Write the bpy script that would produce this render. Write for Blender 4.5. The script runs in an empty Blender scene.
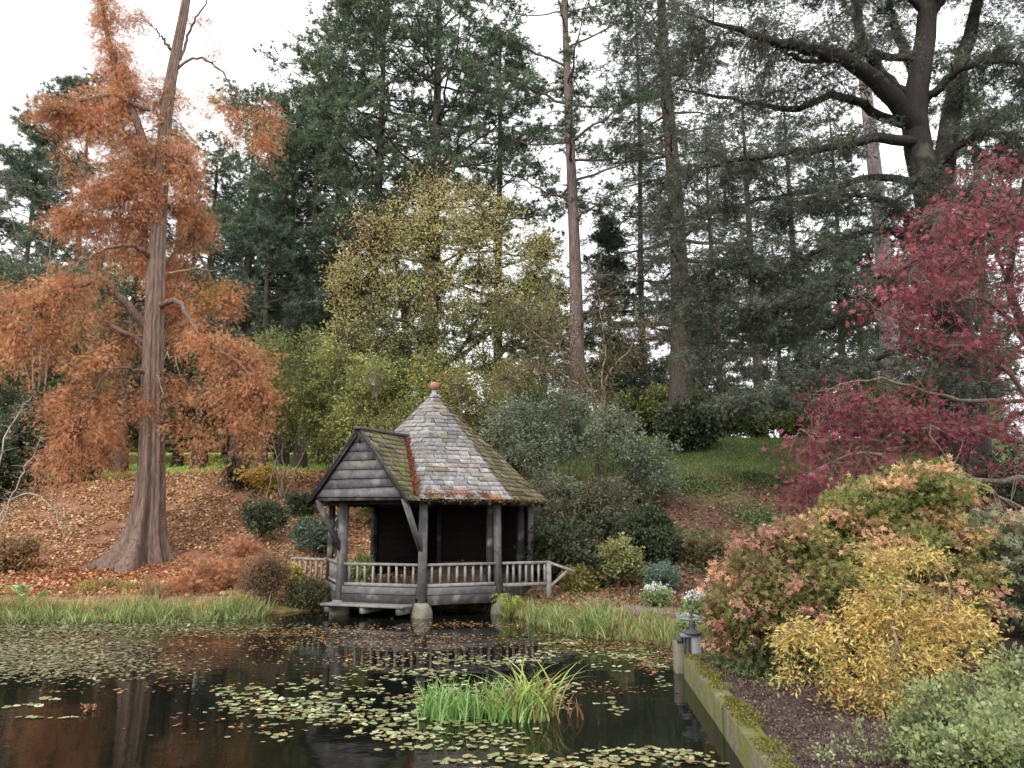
import bpy, bmesh, math, random
import numpy as np
from mathutils import Vector

# ---------------------------------------------------------------- camera, sky, sun, exposure
S = bpy.context.scene
COL = S.collection
PITCH = math.radians(9.65)
EYE = 2.1
FPX = 800.0
cam_d = bpy.data.cameras.new('camera')
cam_d.sensor_width = 36.0
cam_d.lens = 36.0 * FPX / 1024.0
cam_d.clip_start = 0.1
cam_d.clip_end = 2000
cam = bpy.data.objects.new('camera', cam_d)
cam.location = (0, 0, EYE)
cam.rotation_euler = (math.radians(90) + PITCH, 0, 0)
COL.objects.link(cam)
S.camera = cam

SUN_EL, SUN_AZ = 38.0, 205.0          # degrees; azimuth clockwise from +Y
world = bpy.data.worlds.new('World')
S.world = world
world.use_nodes = True
nt = world.node_tree
bg = nt.nodes['Background']
sky = nt.nodes.new('ShaderNodeTexSky')
sky.sky_type = 'NISHITA'
sky.sun_disc = False
sky.sun_elevation = math.radians(SUN_EL)
sky.sun_rotation = math.radians(SUN_AZ)
sky.dust_density = 5.0
tc = nt.nodes.new('ShaderNodeTexCoord')
cn = nt.nodes.new('ShaderNodeTexNoise')
cn.inputs['Scale'].default_value = 2.2
cn.inputs['Detail'].default_value = 5
cr = nt.nodes.new('ShaderNodeValToRGB')
cr.color_ramp.elements[0].position = 0.3
cr.color_ramp.elements[0].color = (8.7, 8.8, 8.9, 1)
cr.color_ramp.elements[1].position = 0.75
cr.color_ramp.elements[1].color = (11.9, 11.8, 11.7, 1)
mx = nt.nodes.new('ShaderNodeMixRGB')
mx.inputs['Fac'].default_value = 0.88
nt.links.new(tc.outputs['Generated'], cn.inputs['Vector'])
nt.links.new(cn.outputs['Fac'], cr.inputs['Fac'])
nt.links.new(sky.outputs['Color'], mx.inputs['Color1'])
nt.links.new(cr.outputs['Color'], mx.inputs['Color2'])
nt.links.new(mx.outputs['Color'], bg.inputs['Color'])
bg.inputs['Strength'].default_value = 0.12

sun_d = bpy.data.lights.new('sun', 'SUN')
sun_d.energy = 1.2
sun_d.angle = math.radians(14)
sun_d.color = (1.0, 0.95, 0.88)
sun = bpy.data.objects.new('sun', sun_d)
sa, se = math.radians(SUN_AZ), math.radians(SUN_EL)
sd = Vector((math.sin(sa) * math.cos(se), math.cos(sa) * math.cos(se), math.sin(se)))
sun.rotation_euler = sd.to_track_quat('Z', 'Y').to_euler()
COL.objects.link(sun)

S.view_settings.view_transform = 'Standard'
S.view_settings.look = 'None'
S.view_settings.gamma = 1
S.view_settings.exposure = 0.75
S.render.engine = 'CYCLES'
S.cycles.use_denoising = True
S.cycles.max_bounces = 7
S.cycles.diffuse_bounces = 4
S.cycles.glossy_bounces = 3
S.cycles.transmission_bounces = 4
S.cycles.caustics_reflective = False
S.cycles.caustics_refractive = False
S.cycles.use_adaptive_sampling = True
S.cycles.adaptive_threshold = 0.02

# ---------------------------------------------------------------- helpers
CP, SP = math.cos(PITCH), math.sin(PITCH)
def P(u, v, Y):                       # point of the photograph at distance Y
    x = (u - 512) / FPX; y = (384 - v) / FPX
    f = CP - y * SP; z = SP + y * CP
    return np.array([x / f * Y, Y, EYE + z / f * Y])
def G(u, v, z=0.0):                   # pixel onto a level surface
    x = (u - 512) / FPX; y = (384 - v) / FPX
    f = CP - y * SP; zz = SP + y * CP
    Y = (z - EYE) / (zz / f)
    return np.array([x / f * Y, Y, z])
def lin(r, g, b, k=1.0):
    def c(t):
        t /= 255.0
        return t / 12.92 if t < 0.04045 else ((t + 0.055) / 1.055) ** 2.4
    return np.array([c(r) * k, c(g) * k, c(b) * k])
def rngof(s):
    return np.random.default_rng(abs(sum(ord(c) * (i + 7) * 131 for i, c in enumerate(str(s)))) % (2 ** 31))
def nrm(a):
    return a / (np.linalg.norm(a, axis=-1, keepdims=True) + 1e-9)
def runit(r, n):
    return nrm(r.normal(size=(n, 3)))
def sstep(a, b, x):
    t = np.clip((x - a) / (b - a), 0, 1)
    return t * t * (3 - 2 * t)

class Buf:
    """collects vertices, faces and a colour per vertex, then makes one mesh"""
    def __init__(self):
        self.v = []; self.f = []; self.c = []; self.n = 0
    def add(self, V, F, C):
        V = np.asarray(V, dtype=np.float32).reshape(-1, 3)
        F = np.asarray(F, dtype=np.int32)
        C = np.asarray(C, dtype=np.float32)
        if C.ndim == 1:
            C = np.tile(C[:3], (len(V), 1))
        self.v.append(V); self.c.append(C.reshape(-1, 3)); self.f.append(F + self.n)
        self.n += len(V)
    def mesh(self, name, smooth=False):
        V = np.concatenate(self.v); C = np.concatenate(self.c)
        m = bpy.data.meshes.new(name)
        nl = sum(f.size for f in self.f); nf = sum(len(f) for f in self.f)
        m.vertices.add(len(V)); m.vertices.foreach_set('co', V.ravel())
        m.loops.add(nl); m.polygons.add(nf)
        m.loops.foreach_set('vertex_index', np.concatenate([f.ravel() for f in self.f]).astype(np.int32))
        tot = np.concatenate([np.full(len(f), f.shape[1], dtype=np.int32) for f in self.f])
        st = np.zeros(nf, dtype=np.int32); st[1:] = np.cumsum(tot)[:-1]
        m.polygons.foreach_set('loop_start', st)
        m.polygons.foreach_set('loop_total', tot)
        if smooth:
            m.polygons.foreach_set('use_smooth', np.ones(nf, dtype=bool))
        a = m.color_attributes.new('Col', 'FLOAT_COLOR', 'POINT')
        a.data.foreach_set('color', np.concatenate([C, np.ones((len(C), 1), np.float32)], 1).astype(np.float32).ravel())
        m.update()
        m.validate()
        return m
    def obj(self, name, mat, parent=None, smooth=False):
        m = self.mesh(name, smooth)
        m.materials.append(mat)
        o = bpy.data.objects.new(name, m)
        COL.objects.link(o)
        if parent: o.parent = parent
        return o

def tag(o, label=None, cat=None, group=None, kind=None):
    if label: o['label'] = label
    if cat: o['category'] = cat
    if group: o['group'] = group
    if kind: o['kind'] = kind
    return o
def thing(name, label, cat, loc=(0, 0, 0), group=None):
    o = bpy.data.objects.new(name, None)
    o.empty_display_size = 0.2
    o.location = tuple(float(t) for t in loc)
    COL.objects.link(o)
    return tag(o, label, cat, group)

# ---------------------------------------------------------------- materials
def newmat(name):
    m = bpy.data.materials.new(name); m.use_nodes = True
    return m, m.node_tree, m.node_tree.nodes['Principled BSDF']
def leaf_mat(name, trans=0.35, rough=0.55, spec=0.25):
    m, t, p = newmat(name)
    at = t.nodes.new('ShaderNodeVertexColor'); at.layer_name = 'Col'
    p.inputs['Roughness'].default_value = rough
    p.inputs['Specular IOR Level'].default_value = spec
    t.links.new(at.outputs['Color'], p.inputs['Base Color'])
    tr = t.nodes.new('ShaderNodeBsdfTranslucent')
    t.links.new(at.outputs['Color'], tr.inputs['Color'])
    mi = t.nodes.new('ShaderNodeMixShader'); mi.inputs['Fac'].default_value = trans
    t.links.new(p.outputs[0], mi.inputs[1]); t.links.new(tr.outputs[0], mi.inputs[2])
    t.links.new(mi.outputs[0], t.nodes['Material Output'].inputs['Surface'])
    return m
def rough_mat(name, scale=(6, 6, 6), amount=0.35, bump=0.4, rough=0.85, detail=6, tint=None, tint_scale=1.0, tint_lo=.5, tint_hi=.65, bdist=0.03):
    """vertex colour times a stretched noise, with bump; optional second colour in patches"""
    m, t, p = newmat(name)
    N = t.nodes; L = t.links
    at = N.new('ShaderNodeVertexColor'); at.layer_name = 'Col'
    tcn = N.new('ShaderNodeTexCoord'); mp = N.new('ShaderNodeMapping')
    mp.inputs['Scale'].default_value = scale
    L.new(tcn.outputs['Object'], mp.inputs['Vector'])
    no = N.new('ShaderNodeTexNoise'); no.inputs['Scale'].default_value = 1; no.inputs['Detail'].default_value = detail
    no.inputs['Roughness'].default_value = 0.62
    L.new(mp.outputs[0], no.inputs['Vector'])
    mr = N.new('ShaderNodeMapRange')
    mr.inputs['From Min'].default_value = 0.3; mr.inputs['From Max'].default_value = 0.7
    mr.inputs['To Min'].default_value = 1 - amount; mr.inputs['To Max'].default_value = 1 + amount
    L.new(no.outputs['Fac'], mr.inputs['Value'])
    mu = N.new('ShaderNodeMixRGB'); mu.blend_type = 'MULTIPLY'; mu.inputs['Fac'].default_value = 1
    L.new(at.outputs['Color'], mu.inputs['Color1']); L.new(mr.outputs[0], mu.inputs['Color2'])
    out = mu.outputs[0]
    if tint is not None:
        n2 = N.new('ShaderNodeTexNoise'); n2.inputs['Scale'].default_value = tint_scale; n2.inputs['Detail'].default_value = 5
        L.new(tcn.outputs['Object'], n2.inputs['Vector'])
        r2 = N.new('ShaderNodeMapRange'); r2.inputs['From Min'].default_value = tint_lo; r2.inputs['From Max'].default_value = tint_hi
        L.new(n2.outputs['Fac'], r2.inputs['Value'])
        m2 = N.new('ShaderNodeMixRGB'); m2.inputs['Color2'].default_value = (*tint, 1)
        L.new(r2.outputs[0], m2.inputs['Fac']); L.new(out, m2.inputs['Color1'])
        out = m2.outputs[0]
    L.new(out, p.inputs['Base Color'])
    p.inputs['Roughness'].default_value = rough
    p.inputs['Specular IOR Level'].default_value = 0.25
    b = N.new('ShaderNodeBump'); b.inputs['Strength'].default_value = bump; b.inputs['Distance'].default_value = bdist
    L.new(no.outputs['Fac'], b.inputs['Height']); L.new(b.outputs[0], p.inputs['Normal'])
    return m

M_LEAF = leaf_mat('leaves')
M_NEEDLE = leaf_mat('needles', 0.2, 0.6, 0.2)
M_GLOSSY = leaf_mat('glossy_leaves', 0.2, 0.35, 0.5)
M_BLADE = leaf_mat('blades', 0.3, 0.45, 0.35)
M_DRY = leaf_mat('dry_leaves', 0.12, 0.8, 0.1)
M_PAD = leaf_mat('lily_leaves', 0.1, 0.4, 0.5)
M_BARK = rough_mat('bark', (16, 16, 2.2), 0.5, 0.9, 0.9, 7, tint=tuple(lin(98, 104, 78)), tint_scale=1.3, tint_lo=.58, tint_hi=.8, bdist=.05)
M_BARKR = rough_mat('stringy_bark', (18, 18, 2.2), 0.6, 1.0, 0.9, 7, bdist=.06)
M_GROUND = rough_mat('earth', (3, 3, 3), 0.45, 0.8, 0.95, 9, bdist=.08)
M_WOOD = rough_mat('weathered_wood', (9, 9, 9), 0.4, 0.5, 0.8, 8, tint=tuple(lin(142, 148, 138)), tint_scale=3.0, tint_lo=.52, tint_hi=.85, bdist=.012)
M_DARKWOOD = rough_mat('stained_boards', (9, 9, 9), 0.3, 0.4, 0.85, 7, bdist=.01)
M_SLATE = rough_mat('slates', (13, 13, 13), 0.5, 0.7, 0.8, 10, tint=tuple(lin(112, 104, 78)), tint_scale=3.4, tint_lo=.52, tint_hi=.85, bdist=.012)
M_STONE = rough_mat('old_concrete', (7, 7, 7), 0.35, 0.7, 0.92, 8, bdist=.02)
M_MOSSY = rough_mat('mossy_concrete', (9, 9, 9), 0.4, 0.9, 0.95, 9, tint=tuple(lin(98, 102, 48)), tint_scale=3.5, tint_lo=.42, tint_hi=.6, bdist=.03)
M_METAL = rough_mat('painted_metal', (14, 14, 14), 0.2, 0.2, 0.5, 6, bdist=.004)

# ---------------------------------------------------------------- ground shape
POND = np.array([(-60, 17.3), (-20, 17.5), (-12, 17.7), (-7.4, 17.8), (-5.6, 18.4), (-4.9, 19.3), (-3.5, 19.9), (-1.2, 19.8), (-.3, 18.9),
                 (.35, 17.5), (.75, 15.9), (1.5, 15.1), (2.3, 14.6), (2.75, 13.6), (2.8, 12.6), (2.52, 11.5), (2.08, 6.3), (1.5, 1), (1.1, -3), (-60, -3)])
def pond_sd(x, y):                    # signed distance, negative over the water
    x = np.asarray(x, float); y = np.asarray(y, float)
    d = np.full(x.shape, 1e9); ins = np.zeros(x.shape, bool)
    n = len(POND)
    for i in range(n):
        a = POND[i]; b = POND[(i + 1) % n]
        e = b - a
        t = np.clip(((x - a[0]) * e[0] + (y - a[1]) * e[1]) / (e @ e), 0, 1)
        d = np.minimum(d, np.hypot(x - a[0] - t * e[0], y - a[1] - t * e[1]))
        c = ((a[1] > y) != (b[1] > y)) & (x < (b[0] - a[0]) * (y - a[1]) / (b[1] - a[1] + 1e-12) + a[0])
        ins ^= c
    return np.where(ins, -d, d)
def H(x, y):
    x = np.asarray(x, float); y = np.asarray(y, float)
    d = pond_sd(x, y)
    left = np.interp(y, [20.3, 24, 28, 32, 36, 60, 120, 400], [0, .5, 1.9, 3.3, 3.8, 6.6, 12, 14])
    left = left * (1 - .16 * sstep(-14, -22, x) * sstep(50, 30, y))
    right = np.interp(y, [19.8, 22, 29, 36, 60, 120, 400], [0, .55, 3.4, 5.4, 7.2, 10.0, 10.5])
    w = sstep(-4, 2, x)
    prof = left * (1 - w) + right * w
    prof = prof + 1.6 * sstep(5, 14, x) * sstep(22, 12, y) * 1.0
    rip = .06 * np.sin(x * 1.7 + 1.3 * np.sin(y * .9)) * np.cos(y * 1.3 + .7 * np.sin(x * 1.1)) + .03 * np.sin(x * 4.1 + y * 2.3) * np.sin(y * 3.7 - x * 1.9)
    land = .07 + .25 * sstep(0, 1.6, d) + prof + rip * sstep(1.0, 3, d)
    wall = sstep(14, 12, y) * sstep(0, 1.0, x)
    land = np.where(wall > 0, land * (1 - wall) + wall * (np.maximum(.25 + rip * .3, .25 + prof + rip * .5 * sstep(.8, 3, d))), land)
    bed = -.55 * sstep(0, -.8, d) - .05
    return np.where(d > 0, land, bed)
def H1(x, y):
    return float(H(np.array([x]), np.array([y]))[0])
def base_at(u, Y):
    x = (u - 512) / FPX * Y * 1.0
    return np.array([x, Y, H1(x, Y) - .05])

xs = np.unique(np.concatenate([np.linspace(-400, -40, 25), np.linspace(-40, -24, 40), np.linspace(-24, 16, 330), np.linspace(16, 40, 50), np.linspace(40, 400, 25)]))
ys = np.unique(np.concatenate([np.linspace(-40, 0, 15), np.linspace(0, 12, 60), np.linspace(12, 36, 200), np.linspace(36, 70, 60), np.linspace(70, 450, 40)]))
X, Yg = np.meshgrid(xs, ys)
Z = H(X, Yg)
D = pond_sd(X, Yg)
def blend(c, col, w):
    return c * (1 - w[..., None]) + np.asarray(col) * w[..., None]
r0 = rngof('ground')
nz = np.sin(X * .9 + 2 * np.sin(Yg * .5)) * np.sin(Yg * .8 + 1.5 * np.sin(X * .6))
c = np.zeros(X.shape + (3,)) + lin(138, 98, 76)
wR = sstep(-1.5, 2.5, X)
c = blend(c, lin(84, 64, 54), wR)
gr = .9 * wR * sstep(27.5, 30, Yg + nz * .8)
c = blend(c, lin(88, 108, 58), gr)
c = blend(c, lin(90, 98, 56), wR * sstep(.2, .9, nz) * sstep(24, 27, Yg) * (1 - gr) * .7)
c = blend(c, lin(158, 190, 92), sstep(38, 44, Yg) * (1 - .5 * wR))
path = (1 - np.abs(D - 2.0) / .75).clip(0, 1) ** .5 * sstep(14.5, 16, Yg)
c = blend(c, lin(140, 128, 118), path * .85 * (np.abs(D - 2.0) < .75))
c = blend(c, lin(112, 108, 58), ((D < 1.2) & (Yg > 12)).astype(float) * .7)
mul = sstep(14.5, 13, Yg) * (D > 0)
c = blend(c, lin(76, 64, 60), mul)
c = blend(c, lin(24, 20, 14), (D < .0).astype(float))
c = c * (1 + r0.normal(size=X.shape) * .12)[..., None]
ny, nx = X.shape
ii = np.arange(ny * nx).reshape(ny, nx)
F = np.stack([ii[:-1, :-1], ii[:-1, 1:], ii[1:, 1:], ii[1:, :-1]], -1).reshape(-1, 4)
b = Buf(); b.add(np.stack([X, Yg, Z], -1), F, c.reshape(-1, 3).clip(0, 1))
g = b.obj('ground', M_GROUND, smooth=True); tag(g, kind='structure')

# water
m, t, p = newmat('pond_water')
p.inputs['Base Color'].default_value = (.006, .007, .005, 1)
p.inputs['Roughness'].default_value = .025
p.inputs['IOR'].default_value = 1.33
N = t.nodes; L = t.links
tcn = N.new('ShaderNodeTexCoord'); mp = N.new('ShaderNodeMapping'); mp.inputs['Scale'].default_value = (1.0, 1.8, 1)
n1 = N.new('ShaderNodeTexNoise'); n1.inputs['Scale'].default_value = 5; n1.inputs['Detail'].default_value = 4
n2 = N.new('ShaderNodeTexNoise'); n2.inputs['Scale'].default_value = .9; n2.inputs['Detail'].default_value = 2
ad = N.new('ShaderNodeMath'); ad.operation = 'MULTIPLY_ADD'; ad.inputs[1].default_value = .25
bp = N.new('ShaderNodeBump'); bp.inputs['Strength'].default_value = .10; bp.inputs['Distance'].default_value = .04
L.new(tcn.outputs['Object'], mp.inputs[0]); L.new(mp.outputs[0], n1.inputs['Vector']); L.new(mp.outputs[0], n2.inputs['Vector'])
L.new(n1.outputs['Fac'], ad.inputs[0]); L.new(n2.outputs['Fac'], ad.inputs[2])
L.new(ad.outputs[0], bp.inputs['Height']); L.new(bp.outputs[0], p.inputs['Normal'])
b = Buf(); b.add([(-70, -6, 0), (4, -6, 0), (4, 21, 0), (-70, 21, 0)], [(0, 1, 2, 3)], (0, 0, 0))
w = b.obj('pond_water', m); tag(w, kind='structure')
# ---------------------------------------------------------------- shape builders
def tubes(Pn, R, sides=5):
    """many tubes at once: Pn (N,K,3), R (N,K)"""
    Pn = np.asarray(Pn, float); R = np.asarray(R, float)
    N, K, _ = Pn.shape
    T = np.gradient(Pn, axis=1) if K > 2 else np.repeat(Pn[:, 1:] - Pn[:, :1], 2, 1)
    T = nrm(T)
    main = nrm(Pn[:, -1] - Pn[:, 0])
    ref = np.where(np.abs(main[:, 2:3]) > .8, np.array([[1.0, .13, 0]]), np.array([[0.05, 0.1, 1.0]]))
    A = nrm(np.cross(T, ref[:, None, :])); B = np.cross(T, A)
    th = np.arange(sides) * 2 * math.pi / sides
    V = Pn[:, :, None, :] + R[:, :, None, None] * (A[:, :, None, :] * np.cos(th)[None, None, :, None] + B[:, :, None, :] * np.sin(th)[None, None, :, None])
    idx = np.arange(N * K * sides).reshape(N, K, sides)
    nx_ = np.roll(idx, -1, axis=2)
    F = np.stack([idx[:, :-1], nx_[:, :-1], nx_[:, 1:], idx[:, 1:]], -1).reshape(-1, 4)
    return V.reshape(-1, 3), F
def curve(pts, K=14):
    """Catmull-Rom through the given points"""
    p = np.asarray(pts, float)
    if len(p) == 2: p = np.array([p[0], (p[0] + p[1]) / 2, p[1]])
    q = np.vstack([2 * p[0] - p[1], p, 2 * p[-1] - p[-2]])
    out = []
    n = len(p) - 1
    for t in np.linspace(0, n - 1e-6, K):
        i = int(t); f = t - i
        a, b_, c_, d = q[i], q[i + 1], q[i + 2], q[i + 3]
        out.append(.5 * ((2 * b_) + (-a + c_) * f + (2 * a - 5 * b_ + 4 * c_ - d) * f * f + (-a + 3 * b_ - 3 * c_ + d) * f ** 3))
    return np.array(out)
def perp(D, r):
    a = nrm(np.cross(D, runit(r, len(D))))
    return a, np.cross(D, a)
def leaves(buf, kind, C, D, s, col, r):
    """C centres, D growth directions, s sizes, col (N,3)"""
    n = len(C)
    if n == 0: return
    C = np.asarray(C, float); D = nrm(D); s = np.broadcast_to(np.asarray(s, float), (n,))[:, None]
    if kind in ('tuft', 'soft'):
        q = 8 if kind == 'tuft' else 6
        w = .052 if kind == 'tuft' else .05
        sp = .75 if kind == 'tuft' else .5
        for k in range(q):
            d = nrm(D + runit(r, n) * sp)
            a, _ = perp(d, r)
            l = s * r.uniform(.7, 1.15, (n, 1))
            V = np.stack([C - a * w * s, C + a * w * s, C + d * l], 1)
            buf.add(V, np.arange(n * 3).reshape(n, 3), np.repeat(col * r.uniform(.8, 1.2, (n, 1)), 3, 0))
    elif kind in ('leaf', 'long', 'round'):
        a, b_ = perp(D, r)
        w = {'leaf': .32, 'long': .16, 'round': .45}[kind]
        bend = b_ * s * r.uniform(-.15, .15, (n, 1))
        V = np.stack([C, C + D * s * .45 + a * s * w + bend, C + D * s, C + D * s * .45 - a * s * w + bend], 1)
        buf.add(V, np.arange(n * 4).reshape(n, 4), np.repeat(col, 4, 0))
    elif kind == 'star':
        a, b_ = perp(D, r)
        for ang, ln in ((0, 1), (.95, .85), (-.95, .85), (1.9, .55), (-1.9, .55)):
            d = D * math.cos(ang) + a * math.sin(ang)
            e = -D * math.sin(ang) + a * math.cos(ang)
            V = np.stack([C, C + d * s * ln * .5 + e * s * .15, C + d * s * ln + b_ * s * .12, C + d * s * ln * .5 - e * s * .15], 1)
            buf.add(V, np.arange(n * 4).reshape(n, 4), np.repeat(col, 4, 0))
    elif kind == 'frond':
        a, b_ = perp(D, r)
        for k in range(4):
            for sg in (-1, 1):
                o = C + D * s * (.1 + .24 * k)
                d = nrm(D * .75 + a * sg * .8 + np.array([0, 0, -.25]))
                ln = s * (.62 - .1 * k)
                V = np.stack([o - D * s * .06, o + D * s * .05, o + d * ln], 1)
                buf.add(V, np.arange(n * 3).reshape(n, 3), np.repeat(col * r.uniform(.85, 1.15, (n, 1)), 3, 0))
def ribbon(buf, A, B_, w, col, r):
    n = len(A)
    a, _ = perp(nrm(B_ - A), r)
    w = np.broadcast_to(np.asarray(w, float), (n,))[:, None]
    V = np.stack([A - a * w, A + a * w, B_], 1)
    buf.add(V, np.arange(n * 3).reshape(n, 3), col)
def bez(A, M, B_, t):
    t = t[..., None]
    return (1 - t) ** 2 * A + 2 * t * (1 - t) * M + t ** 2 * B_

class Tree:
    def __init__(self, name, label, cat, base, group=None, bark=None, barkcol=(90, 78, 68), leafmat=None, seed=None):
        self.base = np.array(base, float)
        self.root = thing(name, label, cat, base, group)
        self.bark = bark or M_BARK; self.bc = lin(*barkcol)
        self.lm = leafmat or M_LEAF
        self.tr = Buf(); self.cr = Buf(); self.sk = []; self.skr = []
        self.r = rngof(label if seed is None else seed)
    def limb(self, pts, r0, r1, K=14, sides=8, wob=0.0, sk=True, col=None, flare=0, pw=1.0):
        c_ = curve(pts, K)
        if wob:
            n_ = self.r.normal(size=c_.shape) * wob; n_[0] = 0; c_ = c_ + n_
        R = r1 + (r0 - r1) * (1 - np.linspace(0, 1, K)) ** pw
        if flare: R = R * (1 + flare * np.exp(-np.linspace(0, 1, K) * 14))
        V, F_ = tubes(c_[None], R[None], sides)
        self.tr.add(V, F_, self.bc if col is None else lin(*col))
        if sk: self.sk.append(c_); self.skr.append(R)
        return c_
    def limbs(self, Pn, R, sides=5, sk=True):
        V, F_ = tubes(Pn, R, sides); self.tr.add(V, F_, self.bc)
        if sk:
            self.sk.append(Pn.reshape(-1, 3)); self.skr.append(R.reshape(-1))
    def fill(self, cl, n1, k2, l2, m, kind, size, pal, droop=0.0, flat=1.0, r1=.02, wood=None, jit=.12, shell=.5, wood2=True,
             brt=None, up=.0, outw=.4, tipcol=None, spread=.9, desat=.12, gain=1.15):
        r = self.r
        cl = np.asarray(cl, float)
        wt = cl[:, 6] if cl.shape[1] > 6 else np.ones(len(cl))
        cnt = np.maximum(1, (n1 * wt + r.random(len(cl))).astype(int))
        idx = np.repeat(np.arange(len(cl)), cnt)
        n = len(idx)
        c_ = cl[idx, :3]; ra = cl[idx, 3:6]
        ball = runit(r, n) * r.random((n, 1)) ** shell
        E = c_ + ball * ra
        SK = np.concatenate(self.sk); SR = np.concatenate(self.skr)
        ok = np.arange(len(SK))
        st = np.zeros(n, int)
        for i0 in range(0, n, 2000):
            e = E[i0:i0 + 2000]
            d = np.linalg.norm(e[:, None] - SK[None], axis=2) + r.random((len(e), len(SK))) * .25
            d = d + np.maximum(0, SK[None, :, 2] - e[:, None, 2]) * (.35 if droop <= .15 else 0.0)
            st[i0:i0 + 2000] = d.argmin(1)
        A = SK[st]; v = E - A; ln = np.linalg.norm(v, axis=1)
        M = A + v * .5 + r.normal(size=(n, 3)) * ln[:, None] * .13 + np.array([0, 0, 1]) * ln[:, None] * (.12 + up)
        E = E - np.array([0, 0, 1]) * (droop * np.minimum(ln, 1.5))[:, None]
        ts = np.linspace(0, 1, 6)
        Pn = np.stack([bez(A, M, E, np.full(n, t_)) for t_ in ts], 1)
        rr = np.minimum(r1 * (.5 + ln * .5), SR[st] * .8 + .004)
        R = rr[:, None] * np.linspace(1, .25, 6)[None]
        V, F_ = tubes(Pn, R, 4)
        wc = self.bc if wood is None else lin(*wood)
        self.cr.add(V, F_, wc * .9)
        if k2 == 0: return
        # second level
        j = np.repeat(np.arange(n), k2); n2 = len(j)
        t2 = r.uniform(.3, 1, n2) ** .8
        B0 = bez(A[j], M[j], E[j], t2)
        tg = nrm(E - A)[j]
        out = nrm(B0 - cl[idx][j, :3])
        rd = runit(r, n2) * spread
        d2 = tg * .6 + rd + out * outw
        d2[:, 2] = d2[:, 2] * flat - droop * .6 + up
        d2 = nrm(d2)
        L2 = l2 * r.uniform(.45, 1.2, n2)
        B1 = B0 + d2 * L2[:, None]; B1[:, 2] -= droop * L2 * .5
        if wood2:
            ribbon(self.cr, B0, B1, r1 * .35 * np.minimum(1, L2 / .3), wc, r)
        # leaves
        q = np.repeat(np.arange(n2), m); n3 = len(q)
        t3 = (r.uniform(.02, 1.0, n3) ** (.5 if kind in ('leaf', 'long', 'star', 'round') else .9) * 1.05)[:, None]
        C = B0[q] + (B1 - B0)[q] * t3 + r.normal(size=(n3, 3)) * jit * l2 * .5
        dd = d2[q] * .8 + runit(r, n3) * .8 + np.array([0, 0, -droop * .8 + up])
        dd[:, 2] *= (.4 + .6 * flat)
        pal = np.asarray([lin(*p_[:3]) for p_ in pal]); pw = np.ones(len(pal)) / len(pal)
        base = pal[r.choice(len(pal), n, p=pw)] * r.uniform(.75, 1.25, (n, 1)) * r.uniform(.78, 1.22, (len(cl), 1))[idx]
        own = pal[r.choice(len(pal), n3, p=pw)]
        col = base[j][q] * .6 + own * .4
        if tipcol is not None:         # outermost twigs turn first
            rel = np.linalg.norm((B0[q] - cl[idx][j][q, :3]) / cl[idx][j][q, 3:6], axis=1)
            up_ = ((B0[q] - cl[idx][j][q, :3]) / cl[idx][j][q, 3:6])[:, 2]
            w_ = (sstep(.45, 1.15, rel * .7 + .6 * up_) * r.uniform(.3, 1, n3))[:, None]
            tp = np.asarray([lin(*p_[:3]) for p_ in tipcol])[r.integers(0, len(tipcol), n3)]
            col = col * (1 - w_) + tp * w_
        col = col * r.uniform(.75, 1.25, (n3, 1))
        gl = (col @ np.array([.3, .55, .15]))[:, None]
        col = ((col * (1 - desat) + gl * desat) * gain).clip(0, .85)
        leaves(self.cr, kind, C, dd, size * r.uniform(.65, 1.25, n3), col, r)
    def build(self, crown='crown', trunk='trunk', fine=False):
        for b_ in (self.tr, self.cr):
            pass
        if self.tr.n: self.tr.obj(trunk, self.bark, self.root, smooth=True)
        if self.cr.n: self.cr.obj(crown, self.lm, self.root)
        return self.root

def beam(buf, p0, p1, w, h, col, up=(0, 0, 1), r=None):
    """a squared timber from p0 to p1"""
    p0 = np.array(p0, float); p1 = np.array(p1, float)
    t = nrm(p1 - p0); up = np.array(up, float)
    if abs(t @ up) > .98: up = np.array([0.35, -.94, 0])
    a = nrm(np.cross(t, up)); b_ = np.cross(a, t)
    vs = []
    ch = min(w, h) * .12
    prof = [(-w / 2 + ch, -h / 2), (w / 2 - ch, -h / 2), (w / 2, -h / 2 + ch), (w / 2, h / 2 - ch), (w / 2 - ch, h / 2), (-w / 2 + ch, h / 2), (-w / 2, h / 2 - ch), (-w / 2, -h / 2 + ch)]
    for p_ in (p0, p1):
        for x, y in prof: vs.append(p_ + a * x + b_ * y)
    F4 = [(i, (i + 1) % 8, 8 + (i + 1) % 8, 8 + i) for i in range(8)]
    n0 = buf.n
    col = np.asarray(col) * (1 if r is None else r.uniform(.8, 1.2))
    buf.add(vs, F4, col)
    buf.f.append(np.array([[7, 6, 5, 4, 3, 2, 1, 0], [8, 9, 10, 11, 12, 13, 14, 15]], np.int32) + n0)
def poly_prism(buf, pts, z0, z1, col):
    n = len(pts)
    V = [(x, y, z0) for x, y in pts] + [(x, y, z1) for x, y in pts]
    n0 = buf.n
    buf.add(V, [(i, (i + 1) % n, n + (i + 1) % n, n + i) for i in range(n)], col)
    buf.f.append(np.array([list(range(n, 2 * n))], np.int32) + n0)
    buf.f.append(np.array([list(range(n))[::-1]], np.int32) + n0)
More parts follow.
